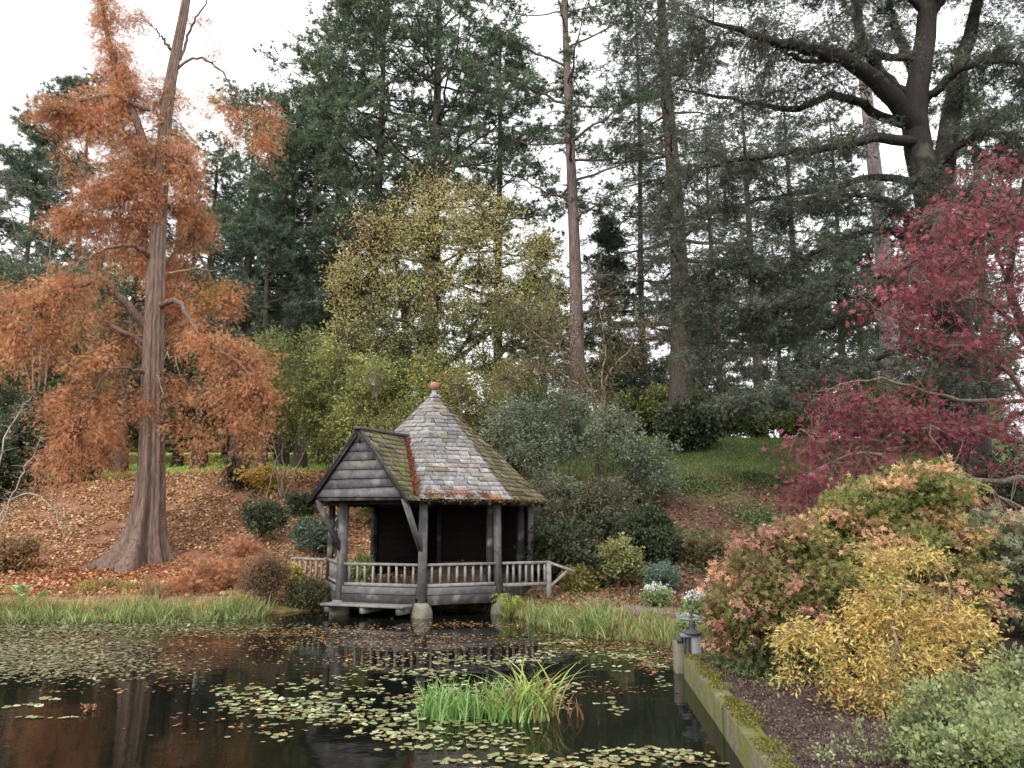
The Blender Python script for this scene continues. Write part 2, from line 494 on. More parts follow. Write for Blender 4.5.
def lathe(buf, cx, cy, prof, col, n=16):
    k = len(prof)
    V = []
    for r_, z in prof:
        for i in range(n):
            a = 2 * math.pi * i / n
            V.append((cx + r_ * math.cos(a), cy + r_ * math.sin(a), z))
    idx = np.arange(k * n).reshape(k, n); nx_ = np.roll(idx, -1, 1)
    n0 = buf.n
    buf.add(V, np.stack([idx[:-1], nx_[:-1], nx_[1:], idx[1:]], -1).reshape(-1, 4), col)
    if prof[-1][0] > .001: buf.f.append(np.array([list(range((k - 1) * n, k * n))], np.int32) + n0)
    if prof[0][0] > .001: buf.f.append(np.array([list(range(n))[::-1]], np.int32) + n0)
def shift(buf, base):
    buf.v = [v - np.asarray(base, np.float32) for v in buf.v]
    return buf

# ---------------------------------------------------------------- the summerhouse
def summerhouse():
    r = rngof('summerhouse')
    cx, cy = -2.07, 20.7
    BZ = np.array([cx, cy, 0.0])
    root = thing('summerhouse', 'weathered timber summerhouse with pointed slate roof standing on the pond edge', 'summerhouse', BZ)
    rel = [(.09, -2.6), (1.75, -1.85), (2.54, 0), (1.8, 1.8), (0, 2.6), (-1.75, 1.8), (-2.55, 0), (-1.84, -1.92)]
    pts = [np.array([cx + a, cy + b_]) for a, b_ in rel]       # 0 front, 1 front right, 2 right, 3, 4, 5 back left, 6 left, 7 front left
    cen = np.array([cx, cy])
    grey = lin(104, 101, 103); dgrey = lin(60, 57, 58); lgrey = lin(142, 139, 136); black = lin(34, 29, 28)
    DZ, EZ = .45, 2.55
    def put(name, buf, mat=M_WOOD, parent=root, label=None):
        o = shift(buf, BZ).obj(name, mat, parent)
        if label: o['label'] = label
        return o
    # deck and its skirting boards
    b = Buf()
    poly_prism(b, [tuple(cen + (p_ - cen) * 1.03) for p_ in pts], DZ - .07, DZ, grey * .8)
    deck = put('deck', b)
    for i, j in ((7, 0), (0, 1), (1, 2), (6, 7), (5, 6)):
        b = Buf()
        d = nrm(pts[j] - pts[i]); nn = nrm((pts[i] + pts[j]) / 2 - cen)
        a0 = pts[i] + d * .1 + nn * .09; a1 = pts[j] - d * .1 + nn * .09
        beam(b, (*a0, DZ + .10), (*a1, DZ + .10), .05, .15, grey, r=r)
        beam(b, (*(a0 + nn * .01), DZ - .09), (*(a1 + nn * .01), DZ - .09), .06, .2, dgrey * 1.3, r=r)
        put('skirting_board', b, parent=deck)
    # bearers under the deck
    for k in range(5):
        b = Buf(); x = cx - 1.9 + k * .95
        beam(b, (x, cy - 1.9, .27), (x, cy + .8, .27), .14, .16, dgrey, r=r); put('bearer', b, parent=deck)
    # posts on stone pads
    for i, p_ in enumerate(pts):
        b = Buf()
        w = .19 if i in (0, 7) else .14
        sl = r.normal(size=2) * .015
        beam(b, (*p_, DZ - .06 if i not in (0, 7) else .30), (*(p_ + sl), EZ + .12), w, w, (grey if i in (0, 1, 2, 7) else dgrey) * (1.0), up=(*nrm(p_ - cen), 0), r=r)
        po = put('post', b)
        if i in (0, 1, 7, 2):
            b = Buf(); s = .22 if i in (0, 7) else .17
            prof = [(s * 1.15, -.4), (s * 1.1, .10), (s, .18), (s * .8, .31)] if i in (0, 7) else [(s * 1.1, -.4), (s * 1.0, .2), (s * .7, .36)]
            for q in range(3):
                pass
            lathe(b, p_[0], p_[1], prof, lin(124, 120, 108), 10)
            put('stone_pad', b, M_STONE, po)
    # doubled post beside the front right one
    b = Buf(); q = pts[1] + np.array([-.19, .10]); beam(b, (*q, DZ), (*q, EZ + .1), .15, .15, dgrey, r=r); put('post', b)
    b = Buf(); q = pts[2] + np.array([-.26, -.02]); beam(b, (*q, DZ), (*q, EZ + .1), .17, .15, dgrey, r=r); put('post', b)
    # wall plate
    b = Buf()
    for i in range(8):
        beam(b, (*pts[i], EZ - .02), (*pts[(i + 1) % 8], EZ - .02), .12, .16, dgrey, r=r)
    put('wall_plate', b)
    # boarded walls at the back
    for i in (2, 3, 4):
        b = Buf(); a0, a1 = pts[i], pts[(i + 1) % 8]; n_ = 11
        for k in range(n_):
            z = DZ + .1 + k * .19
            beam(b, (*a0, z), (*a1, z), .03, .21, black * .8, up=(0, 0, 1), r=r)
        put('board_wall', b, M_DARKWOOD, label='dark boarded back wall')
    # bench along the wall
    b = Buf()
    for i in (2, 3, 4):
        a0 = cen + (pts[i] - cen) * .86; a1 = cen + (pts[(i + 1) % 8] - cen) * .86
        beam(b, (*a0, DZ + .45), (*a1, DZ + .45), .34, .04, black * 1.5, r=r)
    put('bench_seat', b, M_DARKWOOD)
    # railings
    def rail(a0, a1, z0, top, nb, zt1=None):
        b = Buf(); d = nrm(a1 - a0)
        beam(b, (*a0, z0 + .02), (*a1, z0 + .02), .06, .07, lgrey, r=r)
        R_ = put('railing', b)
        b = Buf(); beam(b, (*(a0 - d * .03), top), (*(a1 + d * .03), top), .10, .055, lgrey, r=r); put('handrail', b, parent=R_)
        for k in range(nb):
            t = (k + .6) / (nb + .2); q = a0 + (a1 - a0) * t
            b = Buf(); tw = r.normal() * .006
            beam(b, (*q, z0 + .05), (q[0] + tw, q[1], top - .03), .05, .045, lgrey * .95, up=(*nrm(q - cen), 0), r=r)
            put('baluster', b, parent=R_)
        return R_
    def span(i, j):
        d = nrm(pts[j] - pts[i]); return pts[i] + d * .1, pts[j] - d * .1
    RT = 1.12
    rail(*span(7, 0), DZ + .2, RT, 9)
    rail(*span(0, 1), DZ + .2, RT, 8)
    rail(*span(6, 7), DZ + .2, RT, 7)
    # handrail of the side steps, right, ending in a post with a sloping rail
    q0 = pts[1] + np.array([.12, .02]); q1 = np.array([.86, 19.35])
    rail(q0, q1, DZ + .16, RT, 7)
    b = Buf(); beam(b, (*q1, .1), (*q1, RT + .02), .11, .11, lgrey, r=r); ep = put('post', b, label='short grey end post of the side railing')
    b = Buf(); beam(b, (q1[0] - .03, q1[1], RT + .01), (q1[0] + .62, q1[1] + .1, RT - .22), .09, .06, lgrey, r=r); put('handrail', b, parent=ep)
    b = Buf(); beam(b, (q1[0] + .03, q1[1], .55), (q1[0] + .46, q1[1] + .08, RT - .19), .06, .06, lgrey, r=r); put('brace', b, parent=ep)
    # railing on the left towards the bank
    q0 = pts[6] + np.array([-.1, -.02]); q1 = np.array([-5.75, 21.4])
    rail(q0, q1, DZ + .02, RT, 6)
    b = Buf(); beam(b, (*q1, .2), (*q1, RT + .06), .1, .1, grey, r=r); put('post', b, label='short grey end post of the left railing')
    # roof: slates laid in courses
    AP = np.array([cx + .03, cy, 5.38])
    ev = [np.array([*(cen + (p_ - cen) * 1.175), EZ]) for p_ in pts]
    def slates(buf, low0, low1, top0, top1, exp, wd, palf, thick=.016):
        """courses between a lower edge low0-low1 and an upper edge top0-top1"""
        Ls = np.linalg.norm((top0 + top1) / 2 - (low0 + low1) / 2)
        nc = max(1, int(Ls / exp))
        nn = nrm(np.cross(low1 - low0, top0 - low0)) if np.linalg.norm(top0 - low0) > .01 else np.array([0, 0, 1])
        if nn[2] < 0: nn = -nn
        VS = []; CS = []
        for k in range(nc + 1):
            s0 = k / (nc + .5); s1 = min(1, (k + 1.35) / (nc + .5))
            a0 = low0 + (top0 - low0) * s0; a1 = low1 + (top1 - low1) * s0
            b0 = low0 + (top0 - low0) * s1; b1 = low1 + (top1 - low1) * s1
            W = np.linalg.norm(a1 - a0)
            if W < .04: continue
            e = (a1 - a0) / W
            cuts = [0]
            x = wd * r.uniform(.3, 1.0)
            while x < W - .06:
                cuts.append(x); x += wd * r.uniform(.75, 1.2)
            cuts.append(W)
            for q in range(len(cuts) - 1):
                u0, u1 = cuts[q] / W, cuts[q + 1] / W
                gp = .006 / W
                A_ = a0 + (a1 - a0) * (u0 + (gp if q else -.012 / W)); B_ = a0 + (a1 - a0) * (u1 - (gp if q < len(cuts) - 2 else -.012 / W))
                w0 = min(1, max(0, (A_ - b0) @ e / max(np.linalg.norm(b1 - b0), .01))); w1 = min(1, max(0, (B_ - b0) @ e / max(np.linalg.norm(b1 - b0), .01)))
                C_ = b0 + (b1 - b0) * w1; D_ = b0 + (b1 - b0) * w0
                sag = r.normal() * .004
                lift = .030 + sag * 2.2 + r.random() * .006
                dn = (a0 - b0) / (np.linalg.norm(a0 - b0) + 1e-6) * r.uniform(-.004, .014)
                top = [A_ + nn * lift + dn, B_ + nn * (lift + r.normal() * .003) + dn, C_ + nn * .006, D_ + nn * .006]
                bot = [A_ + nn * (lift - thick) + dn, B_ + nn * (lift - thick) + dn]
                VS.append(np.array(top + bot)); CS.append(np.tile(palf(s0, (u0 + u1) / 2), (6, 1)))
        n = len(VS); V = np.array(VS).reshape(-1, 3); o = np.arange(n) * 6
        F_ = np.concatenate([np.stack([o, o + 1, o + 2, o + 3], 1), np.stack([o, o + 4, o + 5, o + 1], 1), np.stack([o + 4, o, o + 3, o + 3], 1)[:0]])
        buf.add(V, F_, np.array(CS).reshape(-1, 3))
    pg = [lin(*c_) for c_ in ((136, 135, 136), (124, 123, 126), (144, 140, 140), (130, 132, 133), (112, 110, 112), (152, 149, 146), (130, 125, 121))]
    pp = [lin(*c_) for c_ in ((152, 145, 145), (147, 140, 143), (142, 146, 150), (160, 154, 152), (138, 130, 130))]
    pm = [lin(*c_) for c_ in ((120, 110, 88), (132, 122, 96), (108, 104, 76), (140, 126, 104), (116, 118, 84), (96, 88, 70))]
    pl = [lin(*c_) for c_ in ((120, 114, 90), (128, 122, 98), (108, 106, 78), (120, 122, 76), (138, 130, 112), (104, 96, 80))]
    po_ = [lin(*c_) for c_ in ((150, 96, 74), (160, 110, 90))]
    def pick(ps): return ps[r.integers(len(ps))] * r.uniform(.85, 1.12)
    def pal_face(i):
        def f(s, u):
            if i == 0:
                if s < .04 and r.random() < .2: return pick(po_)
                if r.random() < .04: return pick(pm)
                return pick(pp if (s < .35 and r.random() < .6) else pg)
            if i == 7: return pick(pg)
            if i == 1: return pick(pm if (r.random() < .93) else pg) if s < .85 else pick(pg)
            return pick(pm)
        return f
    b = Buf()
    for i in range(8):
        slates(b, ev[i], ev[(i + 1) % 8], AP, AP, .15, .29, pal_face(i))
    roof = put('roof', b, M_SLATE)
    b = Buf()                         # boarding under the slates
    for i in range(8):
        dz = np.array([0, 0, .05])
        n0 = b.n
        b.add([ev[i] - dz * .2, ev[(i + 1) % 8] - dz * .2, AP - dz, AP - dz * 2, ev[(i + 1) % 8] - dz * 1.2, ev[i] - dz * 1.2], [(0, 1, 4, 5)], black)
        b.f.append(np.array([[0, 1, 2], [3, 4, 5]], np.int32) + n0)
    put('roof_boarding', b, M_DARKWOOD, roof)
    for i in range(8):                # rafter feet under the eaves
        if i == 7: continue
        for t in (.08, .25, .42, .59, .76, .93):
            b = Buf(); e = ev[i] + (ev[(i + 1) % 8] - ev[i]) * t; ii_ = AP + (e - AP) * .80
            dz = np.array([0, 0, .10])
            beam(b, e - dz + (cen[0] - e[0], cen[1] - e[1], 0) * np.array([.01, .01, 0]), ii_ - dz, .05, .08, dgrey * 1.3, r=r)
            put('rafter', b, parent=roof)
    b = Buf()                         # lead cap and turned ball
    lathe(b, AP[0], AP[1], [(.17, 5.20), (.1, 5.33), (.07, 5.38), (.065, 5.42), (.08, 5.44)], lin(150, 152, 156), 14)
    fin = put('finial', b, M_METAL)
    b = Buf(); lathe(b, AP[0], AP[1], [(.001, 5.42)] + [(.125 * math.sin(a), 5.555 - .125 * math.cos(a)) for a in np.linspace(.25, 3.0, 9)] + [(.001, 5.69)], lin(150, 108, 88), 18)
    put('ball', b, M_STONE, fin, label='round terracotta ball on the roof point')
    # porch gable
    ax = nrm(np.array([-1.3, -2.93])); rt = np.array([-ax[1], ax[0]]); rt = rt if rt[0] > 0 else -rt
    gd = 3.2
    GA = np.array([*(cen + ax * gd), 4.1])
    hw = 1.2
    GL = np.array([*(cen + ax * gd - rt * hw), 2.62]); GR = np.array([*(cen + ax * gd + rt * hw), 2.62])
    def apo(z): return 2.86 * (5.38 - z) / (5.38 - EZ)
    def inner(side, z):
        t = (4.1 - z) / (4.1 - 2.62)
        return np.array([*(cen + ax * (apo(z) - .12) + rt * side * hw * t), z])
    out = np.array([*(ax * .12), 0])
    ez = 2.50; te = (4.1 - ez) / (4.1 - 2.62)
    def outer(side, z):
        t = (4.1 - z) / (4.1 - 2.62); return np.array([*(cen + ax * gd + rt * side * hw * t), z]) + out
    def palr(s, u):
        q = r.random()
        if q < .07: return lin(128, 132, 66) * r.uniform(.8, 1.1)
        return pick(pl)
    b = Buf()
    slates(b, outer(1, ez), inner(1, ez), outer(1, 4.09), inner(1, 4.09), .15, .27, palr)
    slates(b, inner(-1, ez), outer(-1, ez), inner(-1, 4.09), outer(-1, 4.09), .15, .27, palr)
    pr = put('porch_roof', b, M_SLATE, label='mossy green slates of the porch roof')
    b = Buf()
    for sd_ in (1, -1):
        dz = np.array([0, 0, .03])
        q = [outer(sd_, ez) - dz * .3, inner(sd_, ez) - dz * .3, inner(sd_, 4.09) - dz * .3, outer(sd_, 4.09) - dz * .3]
        b.add(q + [p_ - dz for p_ in q], [(0, 1, 2, 3), (4, 5, 6, 7), (0, 1, 5, 4), (0, 3, 7, 4)], black)
    put('roof_boarding', b, M_DARKWOOD, pr)
    b = Buf()
    beam(b, outer(0, 4.12) + out * .3, np.array([*(cen + ax * (apo(4.1) - .05)), 4.13]), .17, .06, lin(92, 94, 92), r=r)
    put('ridge_cap', b, M_METAL, pr)
    # weatherboards of the gable
    b = Buf(); nb = 7
    for k in range(nb):
        z0 = 2.60 + k * (1.42 / nb); z1 = z0 + 1.42 / nb + .03
        def hwz(z): return hw * max(0.015, (4.1 - z) / (4.1 - 2.62))
        lo, hi = hwz(z0) - .02, hwz(z1 - .015) - .02
        o0 = ax * .045; o1 = ax * .01; jj = r.normal() * .008; th = ax * .03
        C0 = cen + ax * gd
        V = [(*(C0 - rt * lo + o0), z0 + jj), (*(C0 + rt * lo + o0), z0 - jj), (*(C0 + rt * max(hi, .02) + o1), z1), (*(C0 - rt * max(hi, .02) + o1), z1)]
        V2 = [(x - th[0], y - th[1], z) for x, y, z in V]
        cc = lin(*[(96, 92, 96), (88, 84, 90), (104, 100, 104), (112, 108, 108), (84, 80, 86)][k % 5]) * r.uniform(.9, 1.15)
        if k == 0: cc = cc * 1.35
        b.add(V + V2, [(0, 1, 2, 3), (7, 6, 5, 4), (1, 0, 4, 5), (3, 2, 6, 7), (0, 3, 7, 4), (2, 1, 5, 6)], cc)
    gb = put('gable_board', b, label='horizontal grey weatherboards filling the gable')
    for sd_, E_ in ((-1, GL), (1, GR)):
        b = Buf(); beam(b, np.array([*(cen + ax * (gd + .09) + rt * sd_ * hw * 1.05), 2.54]), np.array([*(cen + ax * (gd + .09)), 4.1]), .035, .11, dgrey, r=r)
        put('bargeboard', b, parent=gb)
    b = Buf(); beam(b, (*(cen + ax * (gd - .04) - rt * hw), 2.58), (*(cen + ax * (gd - .04) + rt * hw), 2.58), .1, .12, dgrey, r=r); put('tie_beam', b, parent=gb)
    b = Buf(); beam(b, (*(cen + ax * (gd + .07)), 3.8), (*(cen + ax * (gd + .07)), 4.08), .05, .05, dgrey, r=r); put('peg', b, parent=gb)
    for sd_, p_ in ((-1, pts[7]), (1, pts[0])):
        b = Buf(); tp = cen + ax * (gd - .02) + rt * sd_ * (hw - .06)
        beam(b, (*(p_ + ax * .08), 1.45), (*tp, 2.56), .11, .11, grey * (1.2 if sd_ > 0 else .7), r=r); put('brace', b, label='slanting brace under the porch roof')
        b = Buf(); beam(b, (*tp, 2.55), (*(p_ + (cen - p_) * .1), 2.55), .1, .12, dgrey, r=r); put('beam', b)
    # landing stage under the porch
    b = Buf()
    e0 = pts[7] + ax * .28 - rt * .1; e1 = pts[0] + ax * .30 - rt * .12
    for k in range(3):
        o = ax * (-.05 + k * .15)
        beam(b, (*(e0 + o), .26), (*(e1 + o), .26), .14, .05, lgrey * .8, r=r)
    ls = put('landing_stage', b)
    for t in (.06, .5, .94):
        q = e0 + (e1 - e0) * t
        b = Buf(); beam(b, (*(q + ax * .28), .16), (*(q - ax * 1.2), .16), .1, .14, grey, r=r); put('bearer', b, parent=ls)
    # rusty moss in the valley and along the eaves
    b = Buf(); n = 2600
    t = r.random(n); z = 4.08 - t * 1.5
    w_ = r.normal(size=n) * (.018 + .03 * t) * (.5 + 1.1 * np.abs(np.sin(t * 9 + 1)))
    pos = np.array([[*(cen + ax * (apo(zz) + .03) + rt * (hw * (4.1 - zz) / 1.48 + ww)), zz + .035 + r.random() * .025] for zz, ww in zip(z, w_)])
    leaves(b, 'round', pos, runit(r, n) + np.array([0, 0, .6]), .055, np.array([lin(134, 84, 64), lin(116, 72, 56), lin(148, 98, 76)])[r.integers(0, 3, n)], r)
    n = 500
    t = r.random(n) ** .7 * .8 + .05
    hub = np.repeat(np.array([.08, .3, .52, .7]), 125)
    t = hub + r.normal(size=n) * .035; s = np.abs(r.normal(size=n)) * .028
    e = ev[0] + (ev[1] - ev[0]) * t[:, None]; pos = e + (AP - e) * s[:, None] + np.array([0, 0, .045])
    leaves(b, 'round', pos, runit(r, n) + np.array([0, 0, .6]), .038, np.array([lin(132, 84, 66), lin(146, 98, 78)])[r.integers(0, 2, n)], r)
    n = 1500                          # moss fringe on the right-hand eaves
    k = r.integers(0, 3, n); t = r.random(n)
    e = np.array(ev)[k] + (np.array(ev)[(k + 1) % 8] - np.array(ev)[k]) * t[:, None]
    pos = e + np.array([0, 0, .0]) + r.normal(size=(n, 3)) * .018
    leaves(b, 'round', pos, runit(r, n) + np.array([0, 0, -.4]), .05, np.array([lin(110, 92, 56), lin(128, 104, 66), lin(92, 84, 48)])[r.integers(0, 3, n)], r)
    put('moss', b, M_DRY, roof, label='rust coloured moss in the roof valley')
summerhouse()

# ---------------------------------------------------------------- pond wall and sluice
def pond_wall():
    r = rngof('wall')
    def seg(name_, a, b_, top, w, lab=None):
        a = np.array(a, float); b_ = np.array(b_, float); d = nrm(b_ - a); n_ = np.array([-d[1], d[0]])
        K = 26; bf = Buf(); prof = [(-.0, -.5), (-.0, top - .02), (.02, top), (w - .02, top + .005), (w, top - .02), (w, -.1)]
        rows = []
        for k in range(K):
            c_ = a + (b_ - a) * k / (K - 1)
            rows.append([(*(c_ + n_ * (x + r.normal() * .002)), z + r.normal() * .002 * (z > 0)) for x, z in prof])
        V = np.array(rows); m_ = len(prof); idx = np.arange(K * m_).reshape(K, m_)
        F_ = np.stack([idx[:-1, :-1], idx[:-1, 1:], idx[1:, 1:], idx[1:, :-1]], -1).reshape(-1, 4)
        bf.add(V.reshape(-1, 3), F_, lin(108, 102, 84)); n0 = bf.n - K * m_
        bf.f.append(np.array([list(range(m_))[::-1]], np.int32) + n0); bf.f.append(np.array([list(range((K - 1) * m_, K * m_))], np.int32) + n0)
        return bf
    W = np.array([2.33, 11.35, 0])
    root = thing('pond_wall', 'low mossy concrete wall edging the right side of the pond', 'wall', W)
    shift(seg('', (2.33, 11.35), (2.10, 8.45), .29, .20), W).obj('wall_section', M_MOSSY, root, True)
    shift(seg('', (2.098, 8.44), (1.35, .4), .285, .205), W).obj('wall_section', M_MOSSY, root, True)
    # moss cushions on the outer edge
    b = Buf(); n = 15000; t = r.random(n)
    c_ = np.where(t[:, None] < .3, np.array([2.33, 11.35]) + (np.array([2.10, 8.45]) - np.array([2.33, 11.35])) * (t[:, None] / .3), np.array([2.10, 8.45]) + (np.array([1.35, .4]) - np.array([2.10, 8.45])) * ((t[:, None] - .3) / .7))
    off = .13 + r.normal(size=n) * .06 * (1 + np.sin(t * 60) * .5); keep = (off > -.0) & (np.sin(t * 91) + np.sin(t * 37 + 2) + r.normal(size=n) * .6 > -.5)
    pos = np.stack([c_[:, 0] + off, c_[:, 1] - off * .1, .285 + r.random(n) * .02], 1)[keep]; k_ = len(pos)
    leaves(b, 'round', pos, runit(r, k_) + np.array([0, 0, .8]), .022, np.array([lin(112, 116, 52), lin(92, 96, 44), lin(126, 120, 66), lin(98, 88, 60)])[r.integers(0, 4, k_)], r)
    shift(b, W).obj('moss', M_DRY, root)
pond_wall()
def sluice():
    r = rngof('sluice')
    B0 = np.array([2.55, 11.62, 0.0]); SH = np.array([.14, 0, -.13], np.float32)
    root = thing('sluice_gate', 'grey sluice post with flat handwheel beside the pond wall end', 'sluice', B0)
    def put(n_, b, m_, parent=root): return shift(b, B0 - SH).obj(n_, m_, parent)
    g1 = lin(122, 126, 132); g2 = lin(76, 80, 86)
    b = Buf(); beam(b, (2.41, 11.55, -.3), (2.41, 11.55, .66), .13, .12, g1, up=(0, 1, 0)); put('post', b, M_METAL)
    b = Buf(); beam(b, (2.30, 11.58, -.3), (2.30, 11.58, .64), .05, .12, lin(60, 60, 62), up=(0, 1, 0)); put('gate_guide', b, M_METAL)
    b = Buf(); beam(b, (2.20, 11.72, -.4), (2.20, 11.72, .55), .12, .24, lin(112, 108, 92), up=(0, 1, 0)); put('guide_pier', b, M_STONE)
    b = Buf(); beam(b, (2.20, 11.56, .65), (2.55, 11.56, .65), .12, .05, g1); put('crosshead', b, M_METAL)
    b = Buf(); V = []; lathe(b, 2.37, 11.56, [(.13, .675), (.12, .70), (.05, .72), (.04, .80), (.05, .86)], g2, 14); put('gearbox', b, M_METAL)
    b = Buf(); beam(b, (2.25, 11.60, .60), (2.16, 11.62, .58), .08, .08, g2); put('bracket', b, M_METAL)
    b = Buf()
    th = np.linspace(0, 2 * math.pi, 29)[:-1]
    ring = np.stack([2.37 + .19 * np.cos(th), 11.56 + .19 * np.sin(th), np.full(28, .88)], 1)
    ring = np.vstack([ring, ring[:1]])
    V, F_ = tubes(ring[None], np.full((1, 29), .018), 6); b.add(V, F_, g1)
    wh = put('handwheel', b, M_METAL)
    for k in range(5):
        a = k * 2 * math.pi / 5
        b = Buf(); beam(b, (2.37, 11.56, .875), (2.37 + .19 * math.cos(a), 11.56 + .19 * math.sin(a), .88), .03, .02, g1); put('spoke', b, M_METAL, wh)
    b = Buf(); lathe(b, 2.37, 11.56, [(.017, .86), (.017, 1.02), (.001, 1.03)], g2, 8); put('spindle', b, M_METAL)
sluice()

# ---------------------------------------------------------------- blades, ferns and ground plants
def blades(buf, base, h, lean, w, col, r, K=5, bendpow=2.0):
    n = len(base); az = r.uniform(0, 2 * math.pi, n)
    d = np.stack([np.cos(az), np.sin(az), np.zeros(n)], 1)
    fa = r.uniform(0, math.pi, n); sd_ = np.stack([np.cos(fa), np.sin(fa), np.zeros(n)], 1)
    ts = np.linspace(0, 1, K); rows = []
    for t in ts:
        c_ = base + d * (lean * h * t ** bendpow)[:, None] + np.array([0, 0, 1]) * (h * (t - .35 * lean * t ** 3))[:, None]
        ww = w * (1 - t ** 2.2) + .0006
        rows.append(np.stack([c_ - sd_ * ww[:, None], c_ + sd_ * ww[:, None]], 1))
    V = np.stack(rows, 1)               # n,K,2,3
    idx = np.arange(n * K * 2).reshape(n, K, 2)
    F_ = np.stack([idx[:, :-1, 0], idx[:, :-1, 1], idx[:, 1:, 1], idx[:, 1:, 0]], -1).reshape(-1, 4)
    buf.add(V.reshape(-1, 3), F_, np.repeat(col, K * 2, 0))
def pals(r, n, *cols):
    p_ = np.array([lin(*c_) for c_ in cols]); return p_[r.integers(0, len(p_), n)] * r.uniform(.75, 1.25, (n, 1))

def fern(name, label, loc, nf, L_, cols, group=None, seed=1, rise=.7, cat='fern'):
    r = rngof(label + str(seed)); base = np.array(loc, float)
    root = thing(name, label, cat, base, group)
    for k in range(nf):
        b = Buf(); az = 2 * math.pi * k / nf + r.normal() * .3; l = L_ * r.uniform(.75, 1.15)
        d = np.array([math.cos(az), math.sin(az), 0]); rs = rise * r.uniform(.8, 1.2)
        ts = np.linspace(0, 1, 18)
        c_ = d * (l * ts[:, None] * .9) + np.array([0, 0, 1]) * (l * rs * (np.sin(ts * 2.2)))[:, None]
        V, F_ = tubes(c_[None], np.linspace(.008, .002, 18)[None], 4)
        cc = pals(r, 1, *cols)[0]; b.add(V, F_, cc * .6)
        tg = nrm(np.gradient(c_, axis=0)); sdv = nrm(np.cross(tg, [0, 0, 1]))
        for sg in (-1, 1):
            for q in range(2):
                o = c_[3:] + tg[3:] * (q * .5 * l / 18) + r.normal(size=(15, 3)) * .008; wl = l * .28 * np.sin(np.linspace(.6, 3.0, 15))[:, None]
                n = 15; D_ = nrm(sdv[3:] * sg + tg[3:] * .35 + np.array([0, 0, -.15]) + r.normal(size=(n, 3)) * .25)
                V = np.stack([o - tg[3:] * .008, o + tg[3:] * .010, o + D_ * wl * r.uniform(.6, 1.1, (n, 1))], 1)
                b.add(V, np.arange(n * 3).reshape(n, 3), np.repeat(cc * r.uniform(.8, 1.2, (n, 1)), 3, 0))
        b.obj('frond', M_LEAF, root)
    return root

def tuft(name, label, loc, n, h, rad, cols, lean=.6, w=.012, group=None, cat='plant', part='blades'):
    r = rngof(label); base = np.array(loc, float); root = thing(name, label, cat, base, group)
    b = Buf(); bp_ = np.zeros((n, 3)); a = r.uniform(0, 6.28, n); q = rad * r.random(n) ** .5
    bp_[:, 0] = q * np.cos(a); bp_[:, 1] = q * np.sin(a)
    bp_[:, 2] = -.03
    blades(b, bp_, h * r.uniform(.5, 1.1, n), lean * r.uniform(.2, 1.3, n), np.full(n, w), pals(r, n, *cols), r)
    b.obj(part, M_BLADE, root); return root

def shrub(name, label, loc, size, cols, kind='leaf', ls=.07, n1=60, k2=5, l2=.3, m=5, stems=6, group=None, mat=None, droop=0.0, flat=1.0, cat='shrub',
          barkcol=(96, 84, 70), tip=None, jit=.15, lobes=5, stem_r=.025, up=0.1, open_=.75, wood=None):
    """many-stemmed bush: leaning stems, lobed crown made of twigs and leaves"""
    T = Tree(name, label, cat, loc, group, leafmat=mat, barkcol=barkcol)
    r = T.r; sx, sy, sz = size; cl = []
    for k in range(stems):
        a = 2 * math.pi * k / stems + r.normal() * .4; q = r.uniform(.35, .85)
        e = np.array([math.cos(a) * sx * q, math.sin(a) * sy * q, sz * r.uniform(.55, .95) * (1 - .25 * q)])
        T.limb([(r.normal() * .05, r.normal() * .05, -.05), e * np.array([.35, .35, .5]) + r.normal(size=3) * .05, e], stem_r, stem_r * .25, 9, 5, wob=.01)
    for k in range(lobes + 4):
        a = 2.4 * k + r.normal() * .5; q = r.uniform(.2, .78); g_ = r.uniform(.24, .46)
        cl.append((math.cos(a) * sx * q, math.sin(a) * sy * q, sz * r.uniform(.28, .78) * (1.08 - .35 * q), sx * g_, sy * g_, sz * g_ * .7, (g_ / .36) ** 2 * .75))
    cl.append((r.normal() * .12 * sx, 0, sz * .66, sx * .42, sy * .42, sz * .3, .9))
    for k in range(5):                # stray shoots standing out of the mass
        a = r.uniform(0, 6.28); q = r.uniform(.3, .95)
        cl.append((math.cos(a) * sx * q, math.sin(a) * sy * q, sz * r.uniform(.6, 1.05), sx * .16, sy * .16, sz * .14, .12))
    T.fill(cl, n1, k2, l2, m, kind, ls, cols, droop=droop, flat=flat, r1=stem_r * .45, jit=jit, tipcol=tip, up=up, shell=open_, wood=wood)
    T.build('foliage', 'stems')
    return T
# ---------------------------------------------------------------- trees
PINE = [(84, 108, 76), (98, 122, 84), (70, 92, 70), (112, 134, 92)]
BLUEPINE = [(80, 102, 80), (96, 120, 94), (68, 88, 70)]
CEDAR = [(90, 100, 82), (106, 116, 98), (74, 84, 68), (122, 130, 110)]

